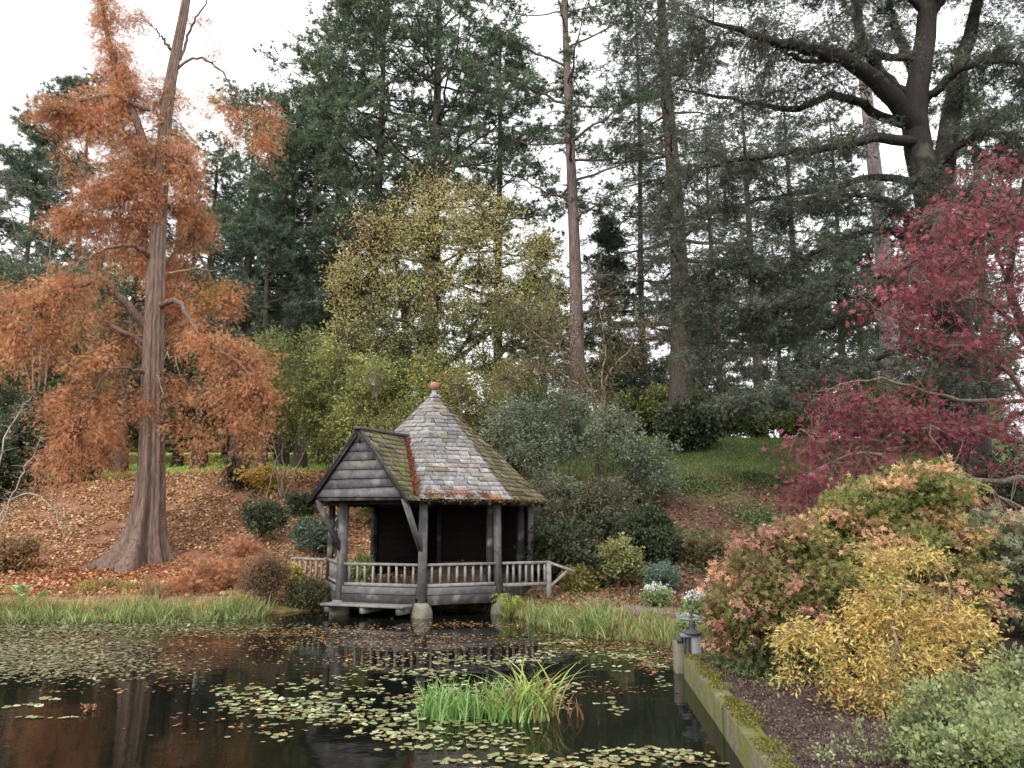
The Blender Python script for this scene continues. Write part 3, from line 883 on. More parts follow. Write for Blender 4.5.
def conifer(name, label, u, Y, top, cf, R, tr, nl, cols, kind='tuft', ls=.30, n1=5, k2=4, m=3, l2=.5, lean=0.0, rise=.25, flat=.5, droop=0.0, padr=(1.1, .4),
            prof='round', bark=None, barkcol=(84, 72, 66), group='tall conifers behind the pond', az=None, deadlow=6, pads=2, cr_top=1.0, zscale=1.0, tsides=9):
    """trunk, limbs set round it on the golden angle, and pads of needles along them"""
    base = base_at(u, Y); Hh = top - base[2]
    T = Tree(name, label, 'tree', base, group, bark=bark, barkcol=barkcol, leafmat=M_NEEDLE)
    r = T.r
    k = r.normal(size=2) * .15
    tp = np.array([lean + k[0], k[1], Hh])
    tk = T.limb([(0, 0, -.2), (lean * .25 + k[1] * .5, k[0] * .4, Hh * .3), (lean * .6 + k[0], k[1], Hh * .65), tp], tr, tr * .12, 30, tsides, flare=.5, pw=.8)
    cl = []
    a0 = r.uniform(0, 6.28)
    for i in range(nl):
        f = (i + .5) / nl
        z = Hh * (cf + (1 - cf) * f * cr_top)
        o = tk[min(29, int(z / Hh * 29))]
        if prof == 'round': w = math.sin(math.pi * min(1, .18 + .78 * f)) ** .7
        elif prof == 'cone': w = (1 - f) * .95 + .08
        elif prof == 'top': w = .45 + .55 * math.sin(math.pi * f)
        else: w = 1 - .55 * f
        a = a0 + i * 2.4 + r.normal() * .35
        if az is not None: a = az[0] + (a % 6.28 - 3.14) * az[1]
        l = R * w * r.uniform(.7, 1.15)
        d = np.array([math.cos(a), math.sin(a), 0])
        rz = l * (rise + r.normal() * .08)
        e = o + d * l + np.array([0, 0, rz * .9])
        mid = o + d * l * .5 + np.array([0, 0, rz * .25 + r.normal() * .1])
        T.limb([o, mid, e], max(.018, tr * .28 * (1 - .7 * f) * w), .012, 9, 5, wob=.03 * l / 3)
        for q in range(pads):
            t = 1 - q * .8 / max(1, pads) - r.random() * .1
            c_ = o + (e - o) * t + np.array([0, 0, .1]) + r.normal(size=3) * .15
            s = padr[0] * r.uniform(.7, 1.2) * (1 if prof != 'cone' else .5 + .6 * (1 - f))
            cl.append((*c_, s, s, padr[1] * r.uniform(.8, 1.2)))
    for i in range(deadlow):          # bare stubs below the crown
        z = Hh * r.uniform(cf * .25, cf * 1.0); o = tk[min(29, int(z / Hh * 29))]; a = r.uniform(0, 6.28); l = r.uniform(.5, 1.9)
        T.limb([o, o + np.array([math.cos(a) * l * .5, math.sin(a) * l * .5, .0]), o + np.array([math.cos(a) * l, math.sin(a) * l, r.uniform(-.3, .5)])], .03, .006, 7, 4, wob=.02, sk=False)
    T.fill(cl, n1, k2, l2, m, kind, ls, cols, flat=flat, droop=droop, r1=.02, spread=.8, desat=.28, gain=1.1)
    T.build()
    return T

def rust_cypress():
    base = np.array([-10.9, 24.0, H1(-10.9, 24.0) - .1])
    T = Tree('feathery_cypress', 'tall rust-orange feathery conifer with fluted flaring trunk on the left bank', 'tree', base, bark=M_BARKR, barkcol=(120, 102, 92), leafmat=M_LEAF)
    r = T.r
    def W(u, v, Y=24.0): return P(u, v, Y) - base
    # fluted trunk with buttresses
    K = 50; nS = 84
    path = curve([(0, 0, -.3), W(150, 480), W(153, 350), W(159, 220), W(168, 100), W(186, 0), W(196, -80), W(204, -150)], K)
    bf = Buf(); V = []
    for k in range(K):
        z = path[k, 2]
        R = .35 * (1 - z / 26) ** .8 + .5 * math.exp(-max(z, 0) / .55) + .12 * math.exp(-max(z, 0) / 3)
        for s in range(nS):
            a = 2 * math.pi * s / nS
            fl = 1 + (.12 + .42 * math.exp(-max(z, 0) / 1.8)) * ((1.2 * abs(math.sin(a * 3.5 + z * .12 + .3)) ** .6 - .8) + math.sin(a * 4 + 1.2 + z * .1) * .45) + .06 * math.sin(a * 13 + z * .3) + (.3 * math.exp(-max(z, 0) / .6)) * math.cos(a - 3.6)
            V.append(path[k] + np.array([math.cos(a) * R * fl, math.sin(a) * R * fl, 0]))
    idx = np.arange(K * nS).reshape(K, nS); nx_ = np.roll(idx, -1, 1)
    T.tr.add(V, np.stack([idx[:-1], nx_[:-1], nx_[1:], idx[1:]], -1).reshape(-1, 4), T.bc)
    T.sk.append(path[6:]); T.skr.append(np.linspace(.3, .04, K - 6))
    for a, l in ((3.6, 1.5), (4.3, .9), (5.2, .7), (3.1, 1.0), (2.5, .8), (0.3, .5)):     # surface roots
        d = np.array([math.cos(a), math.sin(a)])
        pts_ = []
        for t in (.25, .6, 1.0):
            q = base[:2] + d * (l * t + .25); pts_.append((*(d * (l * t + .25)), H1(*q) - base[2] + .10 * (1 - t)))
        T.limb(pts_, .17, .03, 8, 7, sk=False)
    bc = (116, 96, 88)
    # second leader
    T.limb([W(156, 195), W(140, 130, 23.6), W(118, 75, 23.4), W(103, 10, 23.3), W(98, -60, 23.2)], .16, .03, 18, 7, col=bc)
    # big limbs
    L_ = [([W(150, 330), W(118, 296, 23.5), W(98, 278, 23), W(60, 300, 22.4), W(20, 330, 22)], .16),
          ([W(152, 258), W(128, 245, 23), W(102, 250, 22.5), W(80, 262, 22)], .09),
          ([W(155, 222), W(135, 200, 24.5), W(115, 198, 25), W(90, 215, 25.4)], .09),
          ([W(158, 305), W(178, 302, 23.3), W(198, 330, 22.8), W(240, 365, 22.4), W(268, 405, 22.3)], .10),
          ([W(150, 375), W(130, 368, 23.2), W(105, 375, 22.6), W(75, 430, 22.2)], .06),
          ([W(162, 200), W(185, 225, 24.6), W(212, 280, 25), W(240, 330, 25.2)], .09),
          ([W(150, 110, 23.6), W(105, 95, 23), W(62, 110, 22.5), W(35, 130, 22)], .07),
          ([W(163, 160), W(180, 160, 23.5), W(200, 190, 23.2)], .07),
          ([W(172, 70), W(200, 58, 24.2), W(228, 80, 24.4), W(262, 140, 24.6)], .05),
          ([W(180, 60), W(195, 20, 24.3), W(215, -10, 24.5)], .05),
          ([W(172, 50), W(152, 25, 23.6)], .06),
          ([W(150, 345), W(100, 320, 25.5), W(60, 300, 26.5), W(10, 290, 27)], .09),
          ([W(152, 330), W(185, 320, 25.5), W(225, 350, 26.3), W(262, 350, 26.5)], .08),
          ([W(148, 400), W(120, 400, 25), W(90, 440, 25.6)], .06)]
    for p_, w_ in L_: T.limb(p_, w_, .015, 18, 6, wob=.03, col=bc)
    for i in range(10):               # smaller bare dead sticks
        v = r.uniform(60, 430); o = W(150 + (430 - v) * .05, v); a = r.uniform(0, 6.28); l = r.uniform(.6, 1.8)
        T.limb([o, o + np.array([math.cos(a) * l * .5, math.sin(a) * l * .5, r.uniform(-.3, .4)]), o + np.array([math.cos(a) * l, math.sin(a) * l, r.uniform(-.8, .5)])], .03, .008, 9, 5, wob=.06, sk=False, col=(168, 152, 132))
    def C_(u, v, Y, ru, rv, rd=1.0, w=1.0):
        c_ = W(u, v, Y); k = Y / FPX
        return (*c_, ru * k, rd, rv * k, w)
    cl = [C_(60, 108, 22.8, 40, 20, .8, 1.0), C_(100, 120, 23.2, 30, 30, .9, 1.2), C_(130, 90, 23.8, 40, 32, 1.1, 1.5), C_(150, 150, 24.2, 45, 38, 1.3, 1.8), C_(120, 175, 23.5, 40, 32, 1.2, 1.5),
          C_(190, 165, 24.2, 22, 38, 1.0, 1.3), C_(195, 215, 24.6, 20, 36, 1, 1.2), C_(95, 175, 23.2, 26, 20, .8, .8), C_(65, 215, 24.5, 26, 18, .8, .7), C_(110, 235, 24.8, 36, 26, 1, 1.1), C_(150, 250, 25.2, 40, 30, 1, 1.2),
          C_(110, 40, 23.5, 18, 26, .7, .5), C_(104, 5, 23.3, 16, 22, .6, .45), C_(130, 10, 23.3, 14, 20, .6, .3), C_(98, -40, 23.2, 22, 24, .7, .45), C_(120, 60, 23.5, 22, 20, .7, .6),
          C_(30, 285, 22.2, 42, 22, 1.1, 1.7), C_(75, 280, 22.6, 36, 20, 1, 1.3), C_(-10, 320, 22, 40, 40, 1.1, 1.4), C_(18, 345, 22, 26, 34, .9, 1.1), C_(60, 320, 22.2, 34, 26, 1, 1.3), C_(85, 345, 22.8, 34, 30, 1, 1.3),
          C_(60, 385, 22.6, 40, 26, 1, 1.1), C_(75, 420, 22.6, 40, 30, 1, 1.2), C_(65, 465, 22.8, 30, 26, .9, .9), C_(105, 400, 23, 26, 30, .9, .8), C_(60, 445, 24.5, 26, 30, 1, .8), C_(108, 455, 24.8, 24, 40, 1, .8),
          C_(100, 310, 25.5, 40, 26, 1, 1), C_(125, 345, 25, 26, 30, 1, .9), C_(112, 430, 25.3, 24, 34, 1, .8),
          C_(200, 300, 24.8, 34, 26, 1.1, 1.2), C_(232, 290, 25.3, 22, 22, .9, .7), C_(215, 345, 22.8, 38, 26, 1, 1.4), C_(250, 345, 23, 30, 24, .9, 1.1), C_(235, 390, 22.6, 40, 26, 1, 1.5), C_(265, 395, 22.6, 22, 30, .8, 1),
          C_(210, 425, 23.4, 28, 26, .9, 1), C_(250, 430, 22.8, 24, 26, .8, .9), C_(190, 385, 24.2, 22, 34, .9, .8), C_(180, 330, 25, 26, 30, 1, .8), C_(170, 280, 25.2, 26, 34, 1, .8),
          C_(165, 95, 24.4, 20, 30, .8, .5), C_(205, 100, 24.3, 22, 22, .8, .28), C_(230, 115, 24.5, 26, 18, .8, .32), C_(262, 140, 24.6, 18, 18, .6, .35), C_(275, 110, 24.6, 12, 14, .5, .18), C_(200, 20, 24.4, 16, 20, .6, .12), C_(222, 50, 24.5, 14, 12, .6, .1),
          C_(150, 395, 23.6, 16, 22, .6, .4), C_(150, 190, 23.5, 14, 26, .5, .4)]
    cl = [(q[0], q[1], q[2], q[3] * 1.08, q[4], q[5] * 1.12, q[6] * (1.5 if q[2] > 9 else .62)) for q in cl]
    T.fill(cl, 46, 8, .5, 7, 'frond', .115, [(192, 126, 78), (204, 140, 92), (176, 110, 66), (184, 134, 76), (198, 130, 88), (160, 128, 70)], droop=.35, flat=.8, r1=.010, wood=(120, 84, 66), jit=.3, outw=.5, shell=.9, gain=1.35, desat=.2)
    T.fill([C_(190, 140, 24.6, 26, 26, .7, .5), C_(140, 170, 25.2, 40, 40, .8, .6), C_(215, 290, 25.2, 26, 26, .8, .5), C_(55, 320, 23.2, 26, 26, .8, .4), C_(85, 380, 23.8, 26, 36, .8, .5)],
           30, 7, .5, 6, 'frond', .16, [(146, 130, 62), (160, 122, 64)], droop=.35, flat=.8, r1=.01, wood=(120, 84, 66), jit=.2)
    T.build()
rust_cypress()

# --- the great cedar on the right
def great_cedar():
    Y0 = 28.0
    bs = np.array([15.6, Y0, H1(15.6, Y0) - .1])
    T = Tree('cedar', 'huge dark cedar with heavy spreading limbs at the upper right', 'tree', bs, barkcol=(50, 46, 44), leafmat=M_NEEDLE)
    r = T.r
    def W(u, v, Y=28.0): return P(u, v, Y) - bs
    T.limb([(0, 0, -.3), W(962, 400), W(948, 300), W(930, 200), W(915, 120), W(925, 40), W(930, -60), W(935, -160)], .80, .2, 36, 14, wob=.02, flare=.4)
    T.limb([W(940, 200), W(950, 120, 28.3), W(962, 60, 28.5), W(978, 0, 28.6), W(990, -80, 28.8)], .45, .12, 18, 9, wob=.02)
    LL = [([W(918, 130), W(890, 95, 27.2), W(862, 70, 26.6), W(820, 52, 26), W(760, 36, 25.4), W(700, 18, 25)], .38),
          ([W(912, 105), W(880, 70, 27), W(862, 40, 26.6), W(856, 5, 26.4), W(845, -40, 26.2)], .24),
          ([W(915, 75), W(900, 40, 28.6), W(890, 0, 28.8), W(905, -60, 29)], .22),
          ([W(920, 142), W(880, 138, 27), W(840, 145, 26.2), W(800, 152, 25.6), W(740, 160, 25), W(700, 168, 24.8)], .20),
          ([W(912, 60), W(860, 52, 27.6), W(830, 60, 27.2), W(790, 55, 26.8), W(757, 34, 26.6)], .14),
          ([W(920, 125), W(885, 118, 28.6), W(840, 95, 29), W(790, 110, 29.4), W(740, 100, 29.8), W(680, 90, 30)], .2),
          ([W(945, 260), W(905, 215, 27), W(880, 198, 26.4), W(846, 195, 26), W(800, 210, 25.6)], .17),
          ([W(948, 300), W(905, 240, 27.4), W(870, 232, 26.8), W(830, 246, 26.2), W(790, 262, 25.8), W(740, 275, 25.4)], .15),
          ([W(950, 320), W(912, 282, 27), W(870, 276, 26.4), W(830, 286, 26), W(780, 305, 25.6)], .16),
          ([W(955, 360), W(900, 352, 27), W(850, 365, 26.4), W(800, 382, 26), W(740, 402, 25.6)], .13),
          ([W(925, 100), W(960, 70, 27), W(1000, 60, 26.6), W(1040, 70, 26.2)], .16),
          ([W(932, 170), W(970, 140, 27), W(1010, 135, 26.5), W(1060, 150, 26)], .16),
          ([W(940, 240), W(975, 215, 27), W(1015, 215, 26.5)], .13),
          ([W(928, 10), W(880, -25, 27.6), W(820, -30, 27), W(760, -20, 26.5)], .2),
          ([W(928, 20), W(960, -20, 27.6), W(1010, -30, 27)], .18),
          ([W(918, 180), W(870, 178, 29), W(820, 190, 29.6), W(760, 200, 30), W(700, 215, 30.2), W(660, 230, 30.4)], .15),
          ([W(935, 220), W(880, 300, 29.4), W(820, 330, 30), W(760, 335, 30.3)], .12)]
    cl = []
    for p_, w_ in LL:
        c_ = T.limb(p_, w_ * 1.08, .03, 24, 8, wob=.04, pw=.8)
        n = len(c_)
        for k in range(4, n, 2):
            t = k / n
            if t < .25: continue
            # side branches
            for sg in (-1, 1):
                tg = nrm(c_[min(k + 1, n - 1)] - c_[k - 1]); sd_ = np.array([-tg[1], tg[0], 0]) * sg
                l = r.uniform(.5, 1.6) * (1.1 - .4 * t)
                e = c_[k] + sd_ * l + tg * l * .5 + np.array([0, 0, r.uniform(-.15, .25)])
                T.limb([c_[k], (c_[k] + e) / 2 + np.array([0, 0, .08]), e], .03, .008, 6, 4)
                if r.random() < .9: cl.append((*(e + np.array([0, 0, -.05])), .9, .9, .32, 1.0))
        cl.append((*c_[-1], 1.1, 1.0, .4, 1.4))
    T.fill(cl, 7, 6, .55, 4, 'soft', .17, CEDAR, droop=.15, flat=.35, r1=.014, wood=(84, 78, 72), jit=.25, gain=.95, desat=.2)
    def Cc(u, v, Y, ru, rv, rd=1.0, w=1.0):
        c_ = W(u, v, Y); k = Y / FPX
        return (*c_, ru * k, rd, rv * k, w)
    T.fill([Cc(u, v, 25.6, 22, 7, .8, 1) for u, v in ((925, 178), (960, 190), (905, 205), (945, 222), (985, 215), (925, 250), (965, 262), (905, 285), (945, 300), (985, 300), (930, 335), (965, 345), (1000, 340), (945, 380), (980, 390), (915, 372), (1010, 380), (960, 410))],
           26, 6, .5, 4, 'soft', .17, CEDAR + [(70, 84, 56)], gain=.9, desat=.2, droop=.2, flat=.4, r1=.012, wood=(84, 78, 72), jit=.25)
    hang = []
    for u, v, Y, n_ in ((705, 60, 25.2, 1.4), (740, 90, 25.4, 1.4), (780, 20, 26, 1.4), (830, 15, 26.5, 1.2), (700, 120, 25.2, 1.2), (760, 130, 25.6, 1.2), (800, 95, 26, .9), (720, 190, 25.2, 1.3), (770, 190, 25.4, 1.2), (820, 180, 26, .8),
                        (700, 240, 25.2, 1.4), (750, 235, 25.4, 1.4), (800, 240, 25.7, 1.1), (730, 290, 25.3, 1.5), (690, 285, 25.6, 1.3), (770, 300, 25.5, 1.4), (700, 330, 25.5, 1.3), (740, 340, 25.5, 1.3), (800, 330, 25.8, .8), (660, 200, 26.5, .8), (665, 260, 26.5, .9), (655, 310, 26.5, .8),
                        (980, 20, 26.5, 1.4), (1020, 40, 26.3, 1.3), (1000, 100, 26.3, 1.4), (960, 110, 26.3, .9), (1030, 120, 26, 1.2), (985, 170, 26.2, 1.5), (950, 190, 26.2, .9), (1015, 190, 26, 1.2), (960, 235, 26.2, 1.2), (930, 235, 26.4, .5), (990, 250, 26, 1),
                        (880, -20, 27, 1.4), (940, -30, 27, 1.4), (1000, -30, 26.6, 1.4), (800, -30, 26.5, 1.4), (740, -20, 26, 1.4), (690, 10, 25.6, 1.2), (660, 40, 26, 1.0), (640, 100, 26.6, .6),
                        (740, 400, 25.6, 1.5), (780, 395, 25.8, 1.8), (815, 385, 26, 1.6), (850, 372, 26.4, 1.0)):
        if v > 370: hang.append(Cc(u, v, Y, 30, 9, 1.1, n_)); continue
        for q in range(3):            # thin layered plates
            hang.append(Cc(u + r.normal() * 16, v + (q - 1) * 17 + r.normal() * 4, Y + .8 + r.uniform(-.6, 1.6), 27, 4.5, 1.3, n_ * .36))
    T.fill(hang, 42, 6, .5, 4, 'soft', .17, CEDAR, gain=.95, desat=.2, droop=.2, flat=.4, r1=.012, wood=(84, 78, 72), jit=.25)
    T.build()
great_cedar()

# --- tall conifers, left to right
CG = 'tall conifers behind the pond'
conifer('pine_tree', 'dark distant pine crown at the far left edge of the picture', 8, 56, 31, .25, 5.0, .3, 40, PINE, n1=12, padr=(1.4, .7), ls=.42)
conifer('pine_tree', 'bluish pine crown showing behind the top of the rust-orange conifer', 62, 54, 34, .3, 5.2, .32, 44, BLUEPINE, n1=12, padr=(1.5, .7), ls=.42)
conifer('pine_tree', 'dark-trunked pine just left of the rust-orange conifer trunk', 120, 42, 17, .22, 4, .38, 28, PINE, n1=7, padr=(1.3, .6), barkcol=(96, 84, 76))
conifer('pine_tree', 'thin dark pine standing between the orange conifer and its right-hand boughs', 178, 44, 20, .26, 3.6, .26, 28, PINE, n1=7, padr=(1.3, .6), barkcol=(56, 48, 46))
conifer('pine_tree', 'dark pine with a thick black trunk before the bright meadow', 200, 42, 21.5, .26, 3.8, .36, 30, BLUEPINE, n1=8, padr=(1.3, .6), barkcol=(52, 46, 44))
conifer('pine_tree', 'rough dark pine on the bank crest nearest the small yellow shrub', 236, 40, 19, .2, 3.4, .36, 28, PINE, n1=7, padr=(1.2, .5), barkcol=(70, 58, 54))
conifer('pine_tree', 'twin of two slender pines left of the yellow tree, the left one', 283, 43, 24, .3, 4.4, .30, 36, BLUEPINE, n1=9, padr=(1.5, .6), prof='col')
conifer('pine_tree', 'second slender pine left of the yellow tree, the one nearer to it', 300, 41, 25.5, .45, 4.6, .30, 36, PINE, n1=13, padr=(1.5, .6))
conifer('pine_tree', 'low bushy blue-green pine left of the yellow tree', 262, 38, 16.5, .36, 3.3, .26, 26, BLUEPINE, n1=10, padr=(1.3, .6))
conifer('pine_tree', 'pine with dark trunk rising through the left side of the yellow tree', 364, 40, 31, .45, 5.2, .40, 48, PINE, n1=11, padr=(1.6, .55), barkcol=(78, 66, 60))
conifer('pine_tree', 'broad tall pine above the yellow tree with many rising limbs', 428, 39, 34.5, .4, 6.4, .42, 66, PINE, n1=11, padr=(1.6, .5), rise=.45, barkcol=(78, 70, 66))
conifer('pine_tree', 'pine partly hidden behind the right shoulder of the yellow tree', 500, 44, 31, .3, 4.6, .32, 50, PINE, n1=11, padr=(1.5, .5), barkcol=(78, 66, 60))
conifer('pine_tree', 'tall bare reddish pine trunk standing alone right of the yellow tree', 579, 36, 33, .42, 5.0, .38, 30, PINE, n1=11, padr=(1.3, .35), rise=.2, lean=-.55, barkcol=(116, 100, 98), deadlow=16, bark=M_BARKR, pads=2)
conifer('conifer', 'thin sparse conifer between the dark spruce and the broad grey trunk', 648, 42, 32, .25, 3.2, .22, 54, CEDAR, kind='soft', n1=9, padr=(1.2, .3), droop=.25, flat=.4, rise=-.05, ls=.26, deadlow=12, prof='col')
conifer('conifer', 'tall conifer with a broad straight grey trunk left of the cedar', 682, 36, 36, .2, 4.4, .52, 72, CEDAR, kind='soft', n1=10, padr=(1.3, .3), droop=.3, flat=.4, rise=-.05, ls=.24, barkcol=(88, 80, 74), deadlow=14, prof='col')
conifer('pine_tree', 'dense pine crown between the orange conifer and the broad tall pine', 325, 46, 33, .35, 5.0, .3, 52, PINE, n1=11, padr=(1.6, .55), barkcol=(78, 66, 60))
conifer('pine_tree', 'loose pine crown just right of the orange conifer top, behind its sparse spray', 236, 50, 31, .35, 4.6, .3, 44, PINE, n1=11, padr=(1.5, .55), barkcol=(78, 66, 60))
conifer('conifer', 'thin conifer behind the cedar boughs, right of the broad grey trunk', 722, 46, 26, .2, 3.4, .22, 40, CEDAR, kind='soft', n1=6, padr=(1.4, .35), droop=.25, flat=.4, rise=-.02, ls=.28, prof='col')
conifer('conifer', 'grey trunk seen through the middle gap of the cedar boughs', 762, 48, 30, .3, 3.8, .34, 40, CEDAR, kind='soft', n1=6, padr=(1.4, .35), droop=.25, flat=.4, rise=-.02, ls=.28, prof='col', barkcol=(108, 96, 92))
conifer('conifer', 'dark trunk in the right half of the cedar gap with boughs to one side', 806, 50, 30, .25, 3.8, .34, 40, CEDAR, kind='soft', n1=6, padr=(1.4, .35), droop=.25, flat=.4, rise=-.02, ls=.28, prof='col', barkcol=(60, 52, 50))
conifer('conifer', 'dark slim conifer standing behind the red maple left side', 850, 50, 29, .28, 3.6, .28, 36, PINE, n1=7, padr=(1.4, .4), ls=.34, prof='col', barkcol=(60, 52, 50))
conifer('pale_trunk_tree', 'straight pale pinkish-grey trunk seen behind the cedar fork', 897, 34, 36, .7, 3.6, .46, 14, CEDAR, n1=5, padr=(1.2, .4), barkcol=(150, 138, 138), bark=M_BARKR, deadlow=3)
conifer('conifer', 'dark conifer filling the view behind the far right of the cedar', 1000, 44, 30, .12, 4.6, .34, 46, PINE, n1=8, padr=(1.6, .5), ls=.36, prof='col')
conifer('spruce', 'small dense dark spruce right of the bare reddish pine trunk', 612, 38, 17, .03, 3.2, .16, 84, [(56, 82, 68), (68, 96, 78), (48, 70, 58)], n1=4, k2=5, m=3, padr=(.7, .16), rise=-.12, flat=.4, droop=.12, prof='cone', ls=.2, deadlow=0, group=None, pads=3, l2=.4)
# farther woodland row behind the meadow and the slope
rr_ = rngof('far')
far_lab = ['at the far left behind the bank crest', 'behind the orange conifer beyond the meadow', 'beyond the meadow left of the summerhouse', 'directly behind the yellow tree', 'beyond the reddish bare trunk',
           'right of the dark spruce on the skyline', 'low on the skyline left of the cedar gap', 'low on the skyline inside the cedar gap', 'behind the red maple on the skyline', 'behind the right edge of the red maple']
for k, (u, Y, top, cf, R) in enumerate([(-40, 66, 22, .1, 5), (90, 78, 22, .1, 6), (250, 82, 20, .1, 6), (405, 62, 22, .1, 5.5), (545, 66, 22, .15, 4), (628, 70, 17, .2, 2.6), (700, 66, 20, .15, 3.4), (785, 64, 22, .15, 4.0), (868, 60, 24, .12, 4.6), (960, 56, 24, .1, 5)]):
    conifer('distant_tree', 'hazy far conifer ' + far_lab[k], u, Y, top, cf, R, .3, 30, [(74, 90, 72), (88, 100, 78), (64, 80, 66)], n1=8, k2=4, padr=(1.9, .8), ls=.6, l2=.8, group='far conifers on the skyline', prof='round')

lowl = ['filling the gap at the left edge behind the bare grey tree', 'behind the lowest left boughs of the orange conifer', 'behind the orange conifer trunk, low on its right', 'under the right boughs of the orange conifer', 'left of the pale forked stems', 'above the porch roof behind the light green trees']
for k, (u, Y, top, R) in enumerate([(-5, 46, 17, 4.6), (70, 50, 18, 5.0), (150, 52, 17, 4.6), (225, 54, 18, 4.8), (278, 50, 16, 4.2), (335, 52, 18, 4.8)]):
    conifer('dark_evergreen', 'dense dark evergreen ' + lowl[k], u, Y, top, .2, R, .24, 34, PINE, n1=11, k2=4, padr=(1.8, .8), ls=.45, l2=.7, group='dense evergreens behind the left meadow', prof='round')

def far_wood():
    r = rngof('farwood'); b = Buf(); n = 46000
    x = r.uniform(-95, 2, n); hgt = 6.5 + 2.2 * np.sin(x * .23) + 1.2 * np.sin(x * .71 + 1); y = 84 + r.normal(size=n) * 2.2
    z = H(x, y) + hgt * r.random(n) ** .8
    leaves(b, 'round', np.column_stack([x, y, z]), runit(r, n), .75 * r.uniform(.6, 1.2, n), pals(r, n, (92, 110, 78), (78, 96, 70), (112, 124, 84), (130, 124, 84)), r)
    tag(b.obj('far_woodland', M_LEAF), 'far wood closing the bright meadow on the left', 'woodland', kind='stuff')
far_wood()

# --- the yellow tree behind the summerhouse
def yellow_tree():
    base = base_at(425, 30.0)
    T = Tree('broadleaf_tree', 'broad yellow and olive leaved tree rising behind the summerhouse roof', 'tree', base, barkcol=(70, 62, 54), leafmat=M_LEAF)
    r = T.r
    def W(u, v, Y=30.0): return P(u, v, Y) - base
    def Cc(u, v, Y, ru, rv, rd=1.3, w=1.0):
        c_ = W(u, v, Y); k = Y / FPX
        return (*c_, ru * k, rd, rv * k, w)
    T.limb([(0, 0, -.2), W(425, 380), W(432, 330), W(440, 280), W(436, 210)], .22, .03, 18, 8, flare=.5)
    for p_ in ([W(423, 400), W(405, 350, 29.5), W(380, 320, 29), W(352, 290, 28.8)], [W(428, 390), W(405, 330, 30.5), W(398, 270, 30.8), W(385, 215, 31)], [W(430, 390), W(465, 345, 29.6), W(482, 300, 29.2), W(478, 250, 29)],
               [W(432, 370), W(480, 340, 30.5), W(520, 300, 31), W(545, 260, 31)], [W(428, 350), W(400, 320, 28.6), W(370, 350, 28), W(340, 340, 27.8)], [W(432, 360), W(470, 370, 29), W(510, 350, 28.6), W(545, 340, 28.4)], [W(440, 290), W(470, 240, 30), W(490, 200, 30)]):
        T.limb(p_, .11, .02, 14, 6, wob=.05)
    yel = [(188, 180, 100), (172, 166, 90), (190, 170, 98), (156, 158, 84), (144, 150, 86)]
    grn = [(132, 136, 78), (118, 124, 70), (150, 148, 84), (104, 112, 64)]
    org = [(196, 148, 96), (182, 134, 84), (190, 166, 96)]
    T.fill([Cc(430, 205, 30, 40, 26, 1.2, .7), Cc(385, 230, 29.8, 32, 28, 1.2, .8), Cc(470, 215, 30, 34, 28, 1.2, .7), Cc(360, 265, 29.5, 30, 28, 1.2, .8), Cc(415, 180, 30.4, 28, 20, 1, .35), Cc(340, 290, 29, 18, 24, 1, .5), Cc(350, 230, 29.5, 20, 20, 1, .3), Cc(450, 185, 30, 20, 18, 1, .25)],
           66, 6, .5, 4, 'leaf', .095, org + yel, r1=.014, flat=.8, jit=.35, wood=(84, 74, 60), desat=.22, gain=1.2)
    T.fill([Cc(420, 250, 28.8, 40, 30, 1.2, 1.2), Cc(475, 255, 29, 36, 28, 1.2, 1), Cc(515, 260, 30, 34, 28, 1.3, .9), Cc(545, 280, 30.5, 24, 26, 1.2, .6), Cc(385, 285, 28.6, 36, 28, 1.2, 1.1), Cc(350, 320, 28.6, 26, 30, 1.1, .8), Cc(440, 290, 28.6, 42, 28, 1.2, 1.1), Cc(500, 300, 29, 36, 26, 1.2, .9), Cc(520, 225, 30, 24, 20, 1.1, .4), Cc(340, 350, 28.6, 22, 26, 1, .6), Cc(345, 275, 28.8, 22, 24, 1.1, .6), Cc(555, 310, 29.6, 22, 30, 1.1, .8), Cc(480, 200, 30, 30, 22, 1.1, .6), Cc(535, 245, 30, 26, 24, 1.1, .7), Cc(395, 225, 29, 30, 24, 1.1, .7), Cc(440, 225, 28.8, 34, 26, 1.1, .8)],
           70, 6, .5, 4, 'leaf', .095, yel, r1=.014, flat=.8, jit=.35, wood=(84, 74, 60), desat=.22, gain=1.2)
    T.fill([Cc(385, 335, 28.6, 36, 30, 1.2, 1.1), Cc(430, 340, 28.8, 36, 34, 1.2, 1), Cc(480, 335, 28.8, 38, 32, 1.3, 1.1), Cc(530, 325, 29, 36, 26, 1.3, 1), Cc(450, 380, 29, 40, 24, 1.3, 1), Cc(510, 370, 29, 40, 24, 1.3, 1), Cc(380, 380, 29, 36, 20, 1.3, 1), Cc(440, 320, 31, 60, 40, 1.5, 1)],
           60, 6, .5, 5, 'leaf', .10, grn, r1=.014, flat=.8, jit=.35, wood=(84, 74, 60), desat=.22, gain=1.2)
    T.build()
yellow_tree()

